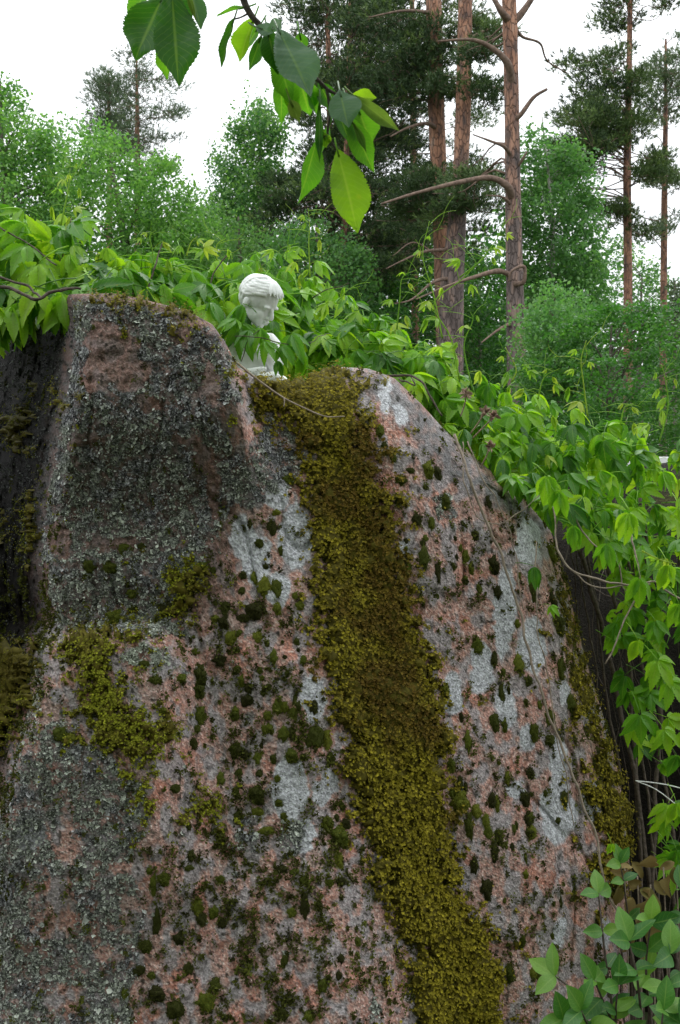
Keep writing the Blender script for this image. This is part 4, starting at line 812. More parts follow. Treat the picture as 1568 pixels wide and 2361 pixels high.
for a in [([(1440, 2700), (1420, 2400), (1395, 2200), (1380, 2060)], (2.2, 2.15, 2.15, 2.2), .004, (.05, .075), 5), ([(1420, 2700), (1380, 2450), (1330, 2300), (1280, 2250)], (2.2, 2.1, 2.08, 2.1), .004, (.06, .085), 3), ([(1480, 2700), (1480, 2400), (1470, 2260), (1450, 2170)], (2.2, 2.1, 2.08, 2.1), .004, (.065, .09), 4), ([(1520, 2700), (1530, 2450), (1540, 2300), (1545, 2200)], (2.2, 2.1, 2.08, 2.1), .004, (.065, .09), 4),
          ([(1400, 2700), (1380, 2480), (1360, 2380), (1340, 2330)], (2.1, 2.05, 2.02, 2.0), .004, (.06, .08), 4), ([(1480, 2700), (1500, 2500), (1520, 2400), (1530, 2330)], (2.1, 2.05, 2.0, 2.0), .004, (.06, .085), 4), ([(1460, 2600), (1430, 2450), (1420, 2350), (1425, 2270)], (2.2, 2.1, 2.06, 2.05), .004, (.055, .08), 4), ([(1560, 2600), (1570, 2300), (1575, 2150), (1570, 2050)], (2.4, 2.3, 2.28, 2.3), .004, (.05, .07), 5), ([(1460, 2500), (1455, 2200), (1440, 2050), (1430, 1990)], (2.4, 2.35, 2.3, 2.3), .003, (.04, .055), 4), ([(1560, 2700), (1600, 2450), (1590, 2380), (1570, 2360)], (2.1, 2.05, 2.0, 2.0), .004, (.06, .085), 4), ([(1500, 2700), (1450, 2450), (1400, 2330), (1370, 2260)], (2.2, 2.1, 2.06, 2.05), .004, (.055, .08), 5), ([(1540, 2700), (1500, 2350), (1490, 2230), (1500, 2130)], (2.25, 2.2, 2.15, 2.15), .004, (.055, .08), 5), ([(1340, 2700), (1320, 2480), (1310, 2400), (1300, 2350)], (2.1, 2.05, 2.02, 2.0), .004, (.06, .08), 4)]: spray(*a)
dl = thing('dry_plant', 'withered brown leaves hanging on dry stalks above the shrub', 'dead plant', P(1500, 2361, 2.45) * np.array([1, 1, 0]))
for k in range(5):
    u = 1440 + k * 30; c = spline([P(u + 20, 3000, 2.4), P(u + 10, 2300, 2.42), P(u, 2000 + 20 * (k % 3), 2.4)], 16); mb = MB(); mb.tube(c, .0018, 5); obj('stem', mb.mesh('stem', M['pale_twig']), dl)
for k in range(34):
    put_leaf('leaf', DRY[rng.integers(3)], P(rng.uniform(1425, 1568), rng.uniform(1985, 2180), rng.uniform(2.3, 2.45)), rng.normal(size=3) * np.array([.7, .5, .4]) + np.array([0, -.2, -.6]), np.array([0, -1, .3]) + rng.normal(size=3) * .5, rng.uniform(.03, .06), dl, center=False)

# ------------------------------------------------------------------ small white board glimpsed behind the creeper
import bmesh
bm = bmesh.new(); bmesh.ops.create_cube(bm, size=1.0); bmesh.ops.scale(bm, vec=(.9, .5, .035), verts=bm.verts); bmesh.ops.bevel(bm, geom=bm.edges[:], offset=.006, segments=2, affect='EDGES')
bme = bpy.data.meshes.new('table_top'); bm.to_mesh(bme); bm.free(); bme.materials.append(M['white_paint'])
tb_loc = P(1700, 1068, 5.0); tb = thing('garden_table', 'white garden table glimpsed beyond the creeper', 'table', (tb_loc[0], tb_loc[1], 0))
o = obj('table_top', bme, tb); o.location = Vector([float(x) for x in tb_loc])
for dx in (-.4, .4):
    for dy in (-.2, .2):
        mb = MB(); q = tb_loc + np.array([dx, dy, -.018]); mb.tube(np.array([[q[0], q[1], 0], [q[0], q[1], q[2] * .5], q]), .02, 8); obj('leg', mb.mesh('leg', M['white_paint']), tb)

# ------------------------------------------------------------------ white plaster statue of a child
def statue():
    m, t = mat('white_plaster'); L = t.links.new
    g = node(t, 'ShaderNodeNewGeometry'); nz = node(t, 'ShaderNodeTexNoise', i_Scale=28.0, i_Detail=6.0, i_Roughness=.65); L(g.outputs['Position'], nz.inputs['Vector'])
    c = ramp(t, nz.outputs[0], [(.3, (.68, .69, .68)), (.5, (.84, .85, .85)), (.7, (.87, .87, .87))])
    p = node(t, 'ShaderNodeBsdfPrincipled', i_Roughness=.45); L(c, p.inputs['Base Color'])
    b = node(t, 'ShaderNodeBump', i_Strength=.15, i_Distance=.003); L(nz.outputs[0], b.inputs['Height']); L(b.outputs[0], p.inputs['Normal']); out(t, p.outputs[0])
    def sphere(bm, cen, rad, rot=None):
        r = bmesh.ops.create_icosphere(bm, subdivisions=3, radius=1.0)
        for v in r['verts']:
            q = np.array(v.co) * np.array(rad)
            if rot is not None: q = rot @ q
            v.co = Vector(q + np.array(cen))
    def lock(bm, pts, r0, r1, n=14):
        c = spline(pts, n)
        for k, q in enumerate(c):
            r = bmesh.ops.create_icosphere(bm, subdivisions=2, radius=1.0); rr = r0 + (r1 - r0) * k / (n - 1); rr *= math.sin(math.pi * (.16 + .8 * k / (n - 1))) ** .4
            for v in r['verts']: v.co = Vector(np.array(v.co) * rr + q)
    # head frame: +X forward (face), +Y the figure's left, +Z up; unit = metres
    hb, bb = bmesh.new(), bmesh.new()
    sphere(bb, (0, 0, .010), (.058, .047, .054))                    # cranium
    sphere(bb, (.022, 0, -.026), (.036, .037, .040)); sphere(bb, (.034, 0, -.050), (.020, .020, .016)); sphere(bb, (.043, 0, -.058), (.011, .012, .010))  # face, jaw, chin
    for s in (-1, 1):
        sphere(bb, (.036, s * .019, -.028), (.018, .016, .018)); sphere(bb, (.0505, s * .017, .003), (.009, .014, .0052), rotz(-s * .3))  # cheeks, brows
        sphere(bb, (.0455, s * .0165, -.0085), (.0068, .0085, .0046)); sphere(bb, (.0, s * .049, -.012), (.011, .005, .016)); sphere(bb, (.004, s * .045, -.024), (.005, .004, .006)); sphere(bb, (.060, s * .005, -.028), (.005, .005, .0042))
    lock(bb, [(.052, 0, .004), (.060, 0, -.008), (.067, 0, -.019), (.070, 0, -.026)], .0058, .0082, 12)   # nose
    sphere(bb, (.059, 0, -.0385), (.007, .011, .0036)); sphere(bb, (.057, 0, -.0455), (.007, .009, .0040))   # lips
    lock(bb, [(-.012, 0, -.03), (-.016, 0, -.065), (-.022, 0, -.095)], .030, .034, 12)                     # neck
    SC = .84; rot = rotz(R(-30)) @ roty(R(36)) @ rotx(R(6)) * SC
    hc = P(596, 690, 2.60)
    tor = bmesh.new()
    for v in bb.verts: v.co = Vector(rot @ np.array(v.co) * 1.0 + hc)
    # body, world axes relative to the head centre: shoulders, chest, folded arms, lap
    def ws(cen, rad, rt=None): sphere(bb, hc + np.array(cen) * .9, np.array(rad) * .9, rt)
    def wl(pts, a, b_): lock(bb, [hc + np.array(q) * .9 for q in pts], a * .9, b_ * .9, 16)
    ws((-.022, .012, -.115), (.062, .046, .040), roty(.12)); ws((-.012, .006, -.165), (.052, .044, .062)); ws((-.004, .004, -.225), (.055, .046, .050))
    wl([(-.066, .0, -.105), (-.078, -.010, -.150), (-.070, -.022, -.195)], .024, .018); wl([(-.070, -.022, -.195), (-.030, -.048, -.205), (.020, -.055, -.190)], .019, .014)
    wl([(.030, .006, -.105), (.052, -.008, -.150), (.046, -.030, -.190)], .024, .018); wl([(.046, -.030, -.190), (.032, -.045, -.160), (.026, -.048, -.125)], .016, .012); ws((.026, -.050, -.112), (.012, .010, .016))
    wl([(-.020, -.01, -.235), (.020, -.055, -.232), (.050, -.075, -.215)], .036, .028); wl([(.020, .01, -.235), (.050, -.035, -.232), (.068, -.06, -.225)], .034, .026)
    ws((.0, -.005, -.265), (.085, .075, .022))
    # hair: a cap of swept locks, parted on the figure's right
    def sk(az, el, k=1.0):
        a, e = R(az), R(el); return (.0585 * k * math.cos(e) * math.cos(a) - .001, .0485 * k * math.cos(e) * math.sin(a), .0545 * k * math.sin(e) + .010)
    sphere(hb, (-.010, 0, .016), (.0530, .0480, .0500)); sphere(hb, (-.020, 0, -.004), (.040, .0450, .040))
    for sgn in (-1, 1):
        for k in range(9):                                          # waves swept back from the parting over the ears
            e0 = 74 - 6.5 * k; q = math.sin(k * 2.1)
            lock(hb, [sk(sgn * (18 + 3.2 * k), e0, 1.03), sk(sgn * (48 + 2 * k), e0 - 8 - 4 * q, 1.055), sk(sgn * (82 + 2 * k), e0 - 22 + 3 * q, 1.05), sk(sgn * 118, e0 - 30 - 5 * q, 1.05), sk(sgn * 150, e0 - 42, 1.04)], .0062, .0042, 22)
        for k in range(4): lock(hb, [sk(sgn * (100 + 14 * k), 12, 1.04), sk(sgn * (106 + 14 * k), -8, 1.04), sk(sgn * (112 + 14 * k), -34, .98)], .0068, .0040, 14)
    for k in range(11): lock(hb, [sk(180 - 75 + 15 * k, 78, 1.02), sk(180 - 62 + 12.4 * k, 40, 1.05), sk(180 - 58 + 11.6 * k, 4, 1.05), sk(180 - 50 + 10 * k, -34, 1.0)], .0072, .0045, 18)
    for k in range(7):                                              # fringe falling over the brow
        a = (k - 3) / 3.
        lock(hb, [sk(20 * a, 86, 1.0), sk(26 * a, 62, 1.06), sk(34 * a, 40, 1.14), sk(38 * a + 4, 20 + 4 * abs(a) + 3 * (k % 2), 1.24)], .0085, .0042, 20)
    for v in hb.verts: v.co = Vector(rot @ np.array(v.co) + hc)
    st = thing('statue', 'white plaster child statue with bowed head among creeper leaves', 'statue', hc + np.array([0, 0, -.285]))
    for nm, b_, vs, it in (('body', bb, .0017, 3), ('hair', hb, .0015, 2)):
        me = bpy.data.meshes.new(nm); b_.to_mesh(me); b_.free(); me.materials.append(m); o = obj(nm, me, st)
        rm = o.modifiers.new('remesh', 'REMESH'); rm.mode = 'VOXEL'; rm.voxel_size = vs; rm.use_smooth_shade = True
        sm = o.modifiers.new('smooth', 'SMOOTH'); sm.factor = .5; sm.iterations = it
statue()

# ------------------------------------------------------------------ elm branch hanging in from above
ELM_D = 1.34
def branch_pts(L, d=ELM_D): return [P(u, v, d + (e if len((u, v)) else 0)) for (u, v, e) in L]
elm = thing('elm_tree', 'elm tree with drooping toothed leaves hanging in front of the sky', 'tree', (1.75, .35, 0))
mb = MB(); mb.tube(spline([(1.75, .35, -.2), (1.74, .36, .8), (1.72, .38, 2.0), (1.6, .45, 3.2), (1.5, .5, 4.6)], 20), np.interp(np.linspace(0, 1, 20), [0, .08, .5, 1], [.19, .14, .11, .05]), 12); obj('trunk', mb.mesh('trunk', M['elm_bark']), elm)
TIPA, TIPB = P(560, -30, ELM_D), P(395, -40, ELM_D - .05)
for nm, pts, r0, r1 in [('limb', [(1.7, .4, 2.3), (1.2, .7, 2.75), (.5, 1.0, 2.75), (-.05, 1.22, 2.5), TIPA], .04, .0045), ('limb', [(.75, .9, 2.78), (.2, .9, 2.8), (-.2, 1.1, 2.55), TIPB], .014, .0035), ('limb', [(1.6, .45, 3.2), (1.0, .2, 3.7), (.3, .1, 3.9), (-.6, .2, 3.9)], .05, .012), ('limb', [(1.55, .48, 3.7), (1.4, 1.0, 4.2), (.9, 1.5, 4.6), (.1, 1.7, 4.7)], .045, .012)]:
    mb = MB(); c = spline(pts, 40); mb.tube(c, np.linspace(r0, r1, 40), 8); obj(nm, mb.mesh(nm, M['elm_twig'] if r0 < .02 else M['elm_bark']), elm)
for pts, r0, r1 in [([(560, -30), (562, 0), (578, 33), (599, 58), (620, 88), (658, 125), (700, 160), (733, 184), (754, 205), (775, 217)], .0045, .002), ([(752, 203), (758, 234), (760, 271), (756, 309), (775, 346)], .0018, .0014), ([(395, -40), (392, -10), (385, 40)], .003, .0015), ([(756, 309), (745, 318), (733, 325)], .0012, .001), ([(575, 30), (555, 40), (541, 44)], .0012, .001), ([(775, 217), (800, 222), (818, 226)], .0012, .001)]:
    c = spline([P(u, v, ELM_D) for u, v in pts], 30); mb = MB(); mb.tube(c, np.linspace(r0, r1, 30) * (1 + .15 * pnoise(c * 150)), 7); obj('twig', mb.mesh('twig', M['elm_twig']), elm)
def elm_leaf(b, tip, w, m, tilt=0.0, curl=0.0, fold=.12, bend=.1, dz=0.0, roll=0.0, seed=0, n=60):
    A = P(*b, ELM_D + dz); B = P(*tip, ELM_D + dz + tilt); L = np.linalg.norm(B - A)
    V, Q, lv = blade(n, sh_elm, w / 2 * ELM_D / F / L * 1.12, bend, fold, .085, curl, .03, seed, 4, pleat=.024, nveins=13)
    V[:, 1] *= np.where(V[:, 1] > 0, 1.08, .92); V[:, 2] += .05 * fbm(V * 3 + seed * 3.1, 2) * (np.abs(V[:, 1]) > .01); V = V * L; X = norm(B - A + np.array([0, 0, 0])); Z = np.array([0, -1.0, .25]); Z = norm(Z - X * (Z @ X)); Y = np.cross(Z, X)
    Yr = Y * math.cos(roll) + Z * math.sin(roll); Zr = -Y * math.sin(roll) + Z * math.cos(roll)
    V[:, 2] += bend * L * .35 * 0
    mb = MB(); mb.add(A + V @ np.stack([X, Yr, Zr]), Q, rnd=0, lv=lv)
    mb.tube(np.array([A - X * .012 + np.array([0, .004, .004]), A, A + X * .01]), .0011, 5, rnd=0)
    obj('leaf', mb.mesh('leaf', M[m]), elm)
EL = [((378, -10), (306, 130), 122, 'elm_dark', .0, 0, .15, .1, .01, .1), ((396, -20), (411, 190), 98, 'elm_dark', -.02, 0, .2, .08, -.01, -.1), ((381, 68), (378, 184), 46, 'elm_mid', .02, 1.1, .2, .15, .02, .5), ((400, -34), (441, 46), 46, 'elm_dark', 0, 0, .1, .1, .02, .3), ((440, -24), (466, 66), 42, 'elm_grey', .01, .8, .2, .1, .0, -.4), ((430, -30), (452, 50), 22, 'gall', 0, 1.8, .2, .1, -.01, .2), ((340, -30), (292, 60), 60, 'elm_mid', .02, 0, .15, .1, .03, .2),
      ((568, 17), (499, 31), 24, 'elm_mid', 0, .6, .3, .1, 0, .7), ((541, 42), (505, 150), 30, 'elm_dark', 0, 1.3, .3, .1, 0, .4), ((587, 40), (545, 138), 58, 'elm_light', .01, .9, .3, .15, .01, .3), ((616, 67), (640, 165), 58, 'elm_dark', 0, .7, .3, .2, -.01, .1), ((603, 80), (577, 160), 32, 'elm_dark', 0, .8, .2, .15, 0, -.4), ((620, 75), (652, 44), 28, 'elm_grey', .01, 0, .2, .1, 0, .5), ((590, 62), (628, 75), 30, 'elm_grey', -.01, 0, .2, .1, -.012, .3),
      ((640, 66), (718, 208), 92, 'elm_grey', -.03, 0, .10, .12, -.015, -.15), ((632, 86), (668, 248), 56, 'elm_mid', .0, .9, .25, .12, .0, .5), ((645, 165), (656, 285), 50, 'elm_mid', .02, 0, .2, .15, .025, -.5), ((687, 165), (713, 268), 64, 'elm_mid', .02, 0, .25, .15, .01, .3), ((668, 230), (690, 280), 40, 'gall', 0, 1.4, .3, .2, .0, .2), ((705, 190), (735, 262), 44, 'elm_mid', .01, .5, .2, .15, .015, -.4),
      ((783, 209), (800, 277), 70, 'elm_grey', -.02, 0, .12, .25, -.02, .1), ((812, 218), (920, 302), 40, 'gall', 0, 1.2, .25, .05, .0, .6), ((806, 222), (870, 225), 32, 'elm_light', .01, .4, .2, .1, .005, .5), ((825, 248), (856, 335), 62, 'elm_mid', .0, .2, .2, .1, .02, .3), ((766, 232), (812, 322), 50, 'elm_dark', 0, .5, .2, .2, .005, -.2), ((806, 268), (858, 395), 56, 'elm_mid', .0, .8, .3, .15, .0, .4), ((812, 280), (845, 350), 24, 'gall', 0, 1.6, .2, .1, -.012, .1),
      ((733, 309), (694, 468), 54, 'elm_mid', .0, .8, .3, .1, .0, -.6), ((737, 234), (735, 372), 22, 'elm_dark', 0, 1.2, .2, .08, -.008, .2), ((745, 305), (752, 340), 30, 'elm_light', 0, .3, .2, .1, .0, .3), ((777, 344), (828, 530), 86, 'elm_light', -.01, 0, .12, .10, -.01, -.12), ((760, 225), (775, 262), 30, 'elm_mid', 0, .3, .2, .1, .0, .4)]
EL += [((600, 58), (562, 112), 40, 'elm_mid', .01, .3, .2, .1, .03, .3), ((655, 118), (640, 202), 46, 'elm_dark', .0, .4, .2, .15, .03, -.3), ((690, 168), (666, 264), 46, 'elm_light', .0, .5, .2, .1, .035, .5), ((735, 188), (766, 252), 42, 'elm_dark', .0, .3, .2, .2, .02, .2), ((760, 288), (740, 350), 28, 'elm_mid', .0, .6, .2, .1, .01, .3), ((800, 228), (838, 305), 46, 'elm_dark', .0, .2, .2, .2, .03, -.2), ((372, -10), (352, 98), 62, 'elm_dark', .02, .2, .2, .15, .04, .2), ((690, 75), (700, 120), 34, 'elm_mid', .0, .5, .2, .2, .03, .4)]
for k, e in enumerate(EL): elm_leaf(*e, seed=k)

# ------------------------------------------------------------------ forest
ELM_CROWN = True
def leaf_cloud(cen, rad, per, size, up=.5, flat=1.0, droop=0.0):
    n = len(cen) * per
    c = np.repeat(cen, per, 0); r = np.repeat(np.asarray(rad), per)[:, None]
    q = norm(rng.normal(size=(n, 3))) * rng.random((n, 1)) ** .45; q[:, 2] *= flat
    p = c + q * r; p[:, 2] -= droop * r[:, 0] * rng.random(n) ** 2 * 2
    nr = norm(rng.normal(size=(n, 3)) + np.array([0, 0, up])); X = norm(np.cross(nr, rng.normal(size=(n, 3)))); Y = np.cross(nr, X)
    s = rng.uniform(.65, 1.3, (n, 1)) * size
    V = np.stack([p - X * s * .5, p + Y * s * .36 + nr * s * .08, p + X * s * .55, p - Y * s * .36 + nr * s * .08], 1).reshape(-1, 3)
    f = np.arange(n)[:, None] * 4; T = np.concatenate([f + np.array([0, 1, 2]), f + np.array([0, 2, 3])])
    clump = np.repeat(rng.random(len(cen)), per) * .45 + rng.random(n) * .5
    return V, T, np.repeat(np.clip(clump, 0, .99), 4)
def tuft_cloud(p, d, K, ln, w):
    n = len(p); dd = norm(d[:, None] + rng.normal(size=(n, K, 3)) * .55); s = norm(np.cross(dd, rng.normal(size=(n, K, 3)))) * w
    L = rng.uniform(.6, 1.15, (n, K, 1)) * ln; b = p[:, None] + d[:, None] * rng.uniform(-.5, .3, (n, K, 1)) * ln
    V = np.stack([b - s, b + s, b + dd * L], 2).reshape(-1, 3)
    return V, np.arange(n * K * 3).reshape(-1, 3)
def ground_v(d): return VC + CAMZ * F / d
def rough_tube(mb, c, r, sides, rnd=None, j=.12):
    mb.tube(c, r * (1 + j * pnoise(c * 7)), sides, rnd)
def limb_curve(a, b, sag, n=9):
    m1 = a + (b - a) * .35 + np.array([0, 0, sag]); m2 = a + (b - a) * .7 + np.array([0, 0, sag * .6]); j = np.linalg.norm(b - a) * .06
    return spline([a, m1 + rng.normal(size=3) * j, m2 + rng.normal(size=3) * j, b], n)
def make_trunk(root, pts, d, m, sides=12, rscale=1.0):
    """pts: (u, v, width px) from bottom to top; the base is continued to the ground"""
    gv = ground_v(d); p = [(pts[0][0], gv + 8, pts[0][2] * 1.25)] + list(pts) if pts[0][1] < gv - 30 else list(pts)
    q = spline([list(P(u, v, d)) + [w * d / F / 2] for u, v, w in p], 60)
    mb = MB(); rough_tube(mb, q[:, :3], q[:, 3] * rscale, sides, j=.05); obj('trunk', mb.mesh('trunk', m), root); return q[:, :3], q[:, 3]
def decid(name, label, cat, d, poly, nc, per, lsize, crad, lm, trunk=None, td=1.2, tm=None, up=.5, droop=0., group=None, nlimb=30, flat=.8, twig=True):
    poly = np.asarray(poly, float); cu = poly[:, 0].mean(); q = sample_poly(poly, nc)
    root = thing(name, label, cat, P(trunk[0][0] if trunk else cu, ground_v(d), d) , group)
    if trunk is None: trunk = [(cu, poly[:, 1].max(), 14), (cu + 8, (poly[:, 1].max() + poly[:, 1].min()) / 2, 8), (cu, poly[:, 1].min() + 30, 3)]
    tr, rr = make_trunk(root, trunk, d, tm or M['far_branch'], 8)
    sdist = np.clip(poly_sd(q[:, 0], q[:, 1], poly), 0, None) * d / F
    dep = d + rng.uniform(-1, 1, nc) * np.minimum(td, sdist * 1.6 + .25); cen = P(q[:, 0], q[:, 1], dep)
    rad = crad * rng.uniform(.55, 1.25, nc)
    V, T, r = leaf_cloud(cen, rad, per, lsize, up, flat, droop)
    mb = MB()
    for k in rng.choice(nc, min(nlimb, nc), replace=False):
        zt = cen[k][2] - .3 * np.linalg.norm(cen[k][:2] - tr[0][:2]) - .3; i = int(np.argmin(np.abs(tr[:, 2] - zt))); c = limb_curve(tr[i], cen[k], .12, 8)
        mb.tube(c, np.linspace(max(.35 * rr[i], .012), .006, 8), 5)
    obj('branch', mb.mesh('branch', tm or M['far_branch']), root, kind='stuff')
    cr = obj('crown', mesh_np('crown', V, [T], rnd=r, mats=(lm,)), root)
    return root
def pine(label, d, trunk, bark, pads, group=None, K=9, ln=.095, w=.0085, nm=None, per=95, prad=.42, doff=0.0, mult=1.5, limbs=(), name='pine_tree', td=1.5, pflat=.38, bm=None, seglimb=True):
    """pads: list of (polygon, count); every pad is a flat spray of needle tufts on a branch"""
    root = thing(name, label, 'pine tree', P(trunk[0][0], ground_v(d), d), group)
    tr, rr = make_trunk(root, trunk, d, bark, 14)
    mbb = MB()
    for pts, r0, r1 in limbs:
        c = spline([P(u, v, d + e) for u, v, e in pts], 7 * len(pts)); ml = MB(); rough_tube(ml, c, np.linspace(r0, r1, len(c)) * np.linspace(.8, .45, len(c)), 8); obj('limb', ml.mesh('limb', bm or M['branch']), root)
    PV, PT, PR, nb = [], [], [], 0
    for poly, cnt in pads:
        cnt = int(cnt * mult); q = sample_poly(poly, cnt); cu = tr[:, 0].mean() * F / d + UC
        dep = d + doff + rng.normal(size=cnt) * td * .5; cen = P(q[:, 0], q[:, 1], dep); rad = prad * rng.uniform(.6, 1.3, cnt)
        for k in range(cnt):
            i = int(np.argmin(np.abs(tr[:, 2] - (cen[k][2] - .15 * np.linalg.norm(cen[k][:2] - tr[30][:2]) + .1)))); c = limb_curve(tr[i], cen[k], .1 * rng.normal() + .08, 8); rl = np.linspace(max(.18 * rr[i], .012), .007, 8)
            mbb.tube(c, rl, 5)
            n = int(per * (rad[k] / prad) ** 2); o = norm(rng.normal(size=(n, 3))) * rng.random((n, 1)) ** .5; o[:, 2] = o[:, 2] * pflat + .12 * (1 - (o[:, 0] ** 2 + o[:, 1] ** 2))
            p = cen[k] + o * rad[k]; out_ = norm(cen[k] - tr[i] + 1e-6)
            dd = norm(o * np.array([1, 1, .3]) * .9 + np.array([0, 0, .65]) + out_ * .35 + rng.normal(size=(n, 3)) * .3)
            V, T = tuft_cloud(p, dd, K, ln, w); PV.append(V); PT.append(T + nb); nb += len(V)
            PR.append(np.repeat(np.clip(.45 * rng.random() ** 1.5 + .4 * rng.random(n) + .22 * (o[:, 2] > .12), 0, .99), K * 3))
            for s in range(3):
                e = cen[k] + norm(rng.normal(size=3) * np.array([1, 1, .25])) * rad[k] * .85; mbb.tube(limb_curve(c[5], e, .03, 5), np.linspace(.008, .004, 5), 4)
    obj('branch', mbb.mesh('branch', bm or M['branch']), root, kind='stuff')
    obj('needle_crown', mesh_np('needle_crown', np.concatenate(PV), [np.concatenate(PT)], rnd=np.concatenate(PR), mats=(nm or M['needle'],)), root)
    return root

# unseen elm crown, added overhead and behind the viewer to shade the rock
nce = 190; ce = np.stack([rng.uniform(-2.4, 2.6, nce), rng.uniform(-3.2, 1.5, nce), rng.uniform(3.0, 5.4, nce)], -1)
ce[:, 2] = np.maximum(ce[:, 2], 1.6 + .466 * np.clip(ce[:, 1], 0, None) * 1.15 + .75)
V_, T_, r_ = leaf_cloud(ce, .42 * rng.uniform(.7, 1.3, nce), 46, .10, .8)
obj('crown', mesh_np('crown', V_, [T_], rnd=r_, mats=(M['elm_crown'],)), elm)
mb = MB()
for k in range(0, nce, 3): mb.tube(limb_curve(np.array([1.5, .5, 3.6 + (k % 5) * .2]), ce[k], .15, 9), np.linspace(.025, .006, 9), 5)
obj('branch', mb.mesh('branch', M['elm_bark']), elm, kind='stuff')
# unseen leafy screen added behind the viewer to block frontal sky light
hg = thing('shade_hedge', 'unseen leafy screen added behind the viewpoint to block frontal sky light', 'shade_hedge', (0, -3.6, 0))
nh = 620; ch = np.stack([rng.uniform(-7, 7, nh), -3.6 + rng.normal(size=nh) * .45, rng.uniform(.2, 3.9, nh)], -1)
V_, T_, r_ = leaf_cloud(ch, .42 * rng.uniform(.7, 1.3, nh), 60, .12, .3)
obj('crown', mesh_np('crown', V_, [T_], rnd=r_, mats=(M['needle'],)), hg)
for k in range(15):
    mb = MB(); x_ = -6.6 + k * .94; mb.tube(spline([(x_, -3.6, -.1), (x_ + .05, -3.55, 1.2), (x_ - .04, -3.62, 3.4)], 8), np.linspace(.06, .02, 8), 7); obj('trunk', mb.mesh('trunk', M['elm_bark']), hg)
BK1 = pine_bark('pine_bark_near', 5.4, 8.0); BK2 = pine_bark('pine_bark_middle', 4.9, 8.0); BK3 = pine_bark('pine_bark_far', 3.0, 6.0)
# the three stout pines right of centre
pine('stout pine with pale orange trunk behind thick needle boughs', 18.5, [(1035, 1000, 50), (1025, 700, 44), (1016, 500, 38), (1006, 250, 38), (1000, 0, 36), (995, -250, 30)], BK3,
     [([(870, 60), (1000, 50), (1080, 90), (1000, 160), (880, 150)], 14), ([(870, 175), (980, 160), (1080, 180), (1040, 230), (880, 230)], 14), ([(900, 400), (1000, 390), (1000, 520), (900, 500)], 12)], doff=-.1, td=.8, mult=1.1,
     limbs=[([(1012, 300, 0), (985, 285, -.3), (940, 295, -.6), (900, 315, -.8)], .06, .025), ([(1000, 30, 0), (930, 25, -.5), (850, 40, -.8)], .05, .02), ([(1010, 100, 0), (1050, 110, -.3), (1080, 130, -.4)], .06, .03)])
pine('pine with dark furrowed base and reddish upper trunk, crowded beside its twin', 17.5, [(1038, 1000, 62), (1040, 790, 58), (1043, 640, 54), (1050, 560, 46), (1060, 430, 36), (1068, 250, 36), (1073, 0, 32), (1078, -250, 26)], BK1,
     [([(1060, 190), (1160, 180), (1170, 240), (1070, 250)], 7), ([(1000, 450), (1060, 430), (1110, 450), (1050, 540), (1000, 530)], 7), ([(1080, 60), (1140, 50), (1160, 130), (1090, 150)], 6)], mult=1.0, td=.8,
     limbs=[([(1070, 100, 0), (1110, 75, -.3), (1150, 60, -.5)], .05, .03), ([(1045, 640, 0), (1000, 650, -.4), (950, 690, -.7), (910, 700, -.9)], .045, .015), ([(1042, 575, 0), (980, 580, -.4), (930, 600, -.7), (890, 620, -.9)], .04, .012), ([(1042, 620, 0), (960, 560, -.3), (905, 590, -.6)], .03, .01)])
pine('tall orange-barked pine with bare crooked limbs and a broken stub', 15.5, [(1196, 1000, 46), (1191, 850, 44), (1187, 650, 40), (1183, 450, 36), (1180, 250, 34), (1176, 60, 34), (1172, -60, 30), (1170, -300, 26)], BK2,
     [([(1000, 425), (1100, 410), (1090, 450), (1000, 465)], 5), ([(1060, 90), (1130, 95), (1140, 140), (1070, 150)], 5)],
     limbs=[([(1182, 465, 0), (1170, 430, -.2), (1130, 410, -.3), (1060, 420, -.5), (960, 445, -.7), (880, 470, -.9)], .085, .03), ([(1180, 200, 0), (1172, 150, -.2), (1140, 115, -.3), (1090, 92, -.4), (1010, 95, -.5)], .09, .03), ([(1180, 275, 0), (1200, 265, -.1), (1230, 225, -.15), (1262, 205, -.2)], .06, .045), ([(1175, 55, 0), (1195, 40, 0), (1230, -10, 0), (1250, -60, 0)], .09, .05), ([(1175, 50, 0), (1155, 25, -.2), (1130, -20, -.2), (1110, -60, -.2)], .08, .04), ([(1185, 60, 0), (1205, 85, .3), (1245, 100, .6), (1262, 140, .8), (1310, 170, 1.2)], .035, .02), ([(1183, 370, 0), (1165, 340, -.2), (1130, 325, -.4), (1090, 310, -.5)], .05, .02), ([(1188, 390, 0), (1200, 375, -.1), (1215, 350, -.2)], .04, .03), ([(1185, 640, 0), (1150, 625, -.2), (1090, 640, -.4), (1030, 660, -.6), (960, 690, -.8)], .06, .02), ([(1187, 655, -.1), (1207, 650, -.25), (1208, 615, -.3), (1180, 625, -.35), (1172, 650, -.3)], .05, .03), ([(1190, 740, 0), (1150, 760, -.2), (1110, 790, -.4)], .04, .02), ([(1192, 715, 0), (1212, 712, -.1), (1225, 705, -.15)], .03, .02), ([(1184, 480, 0), (1160, 455, -.2), (1120, 450, -.3)], .04, .015)], doff=.9, td=.6, mult=.8)
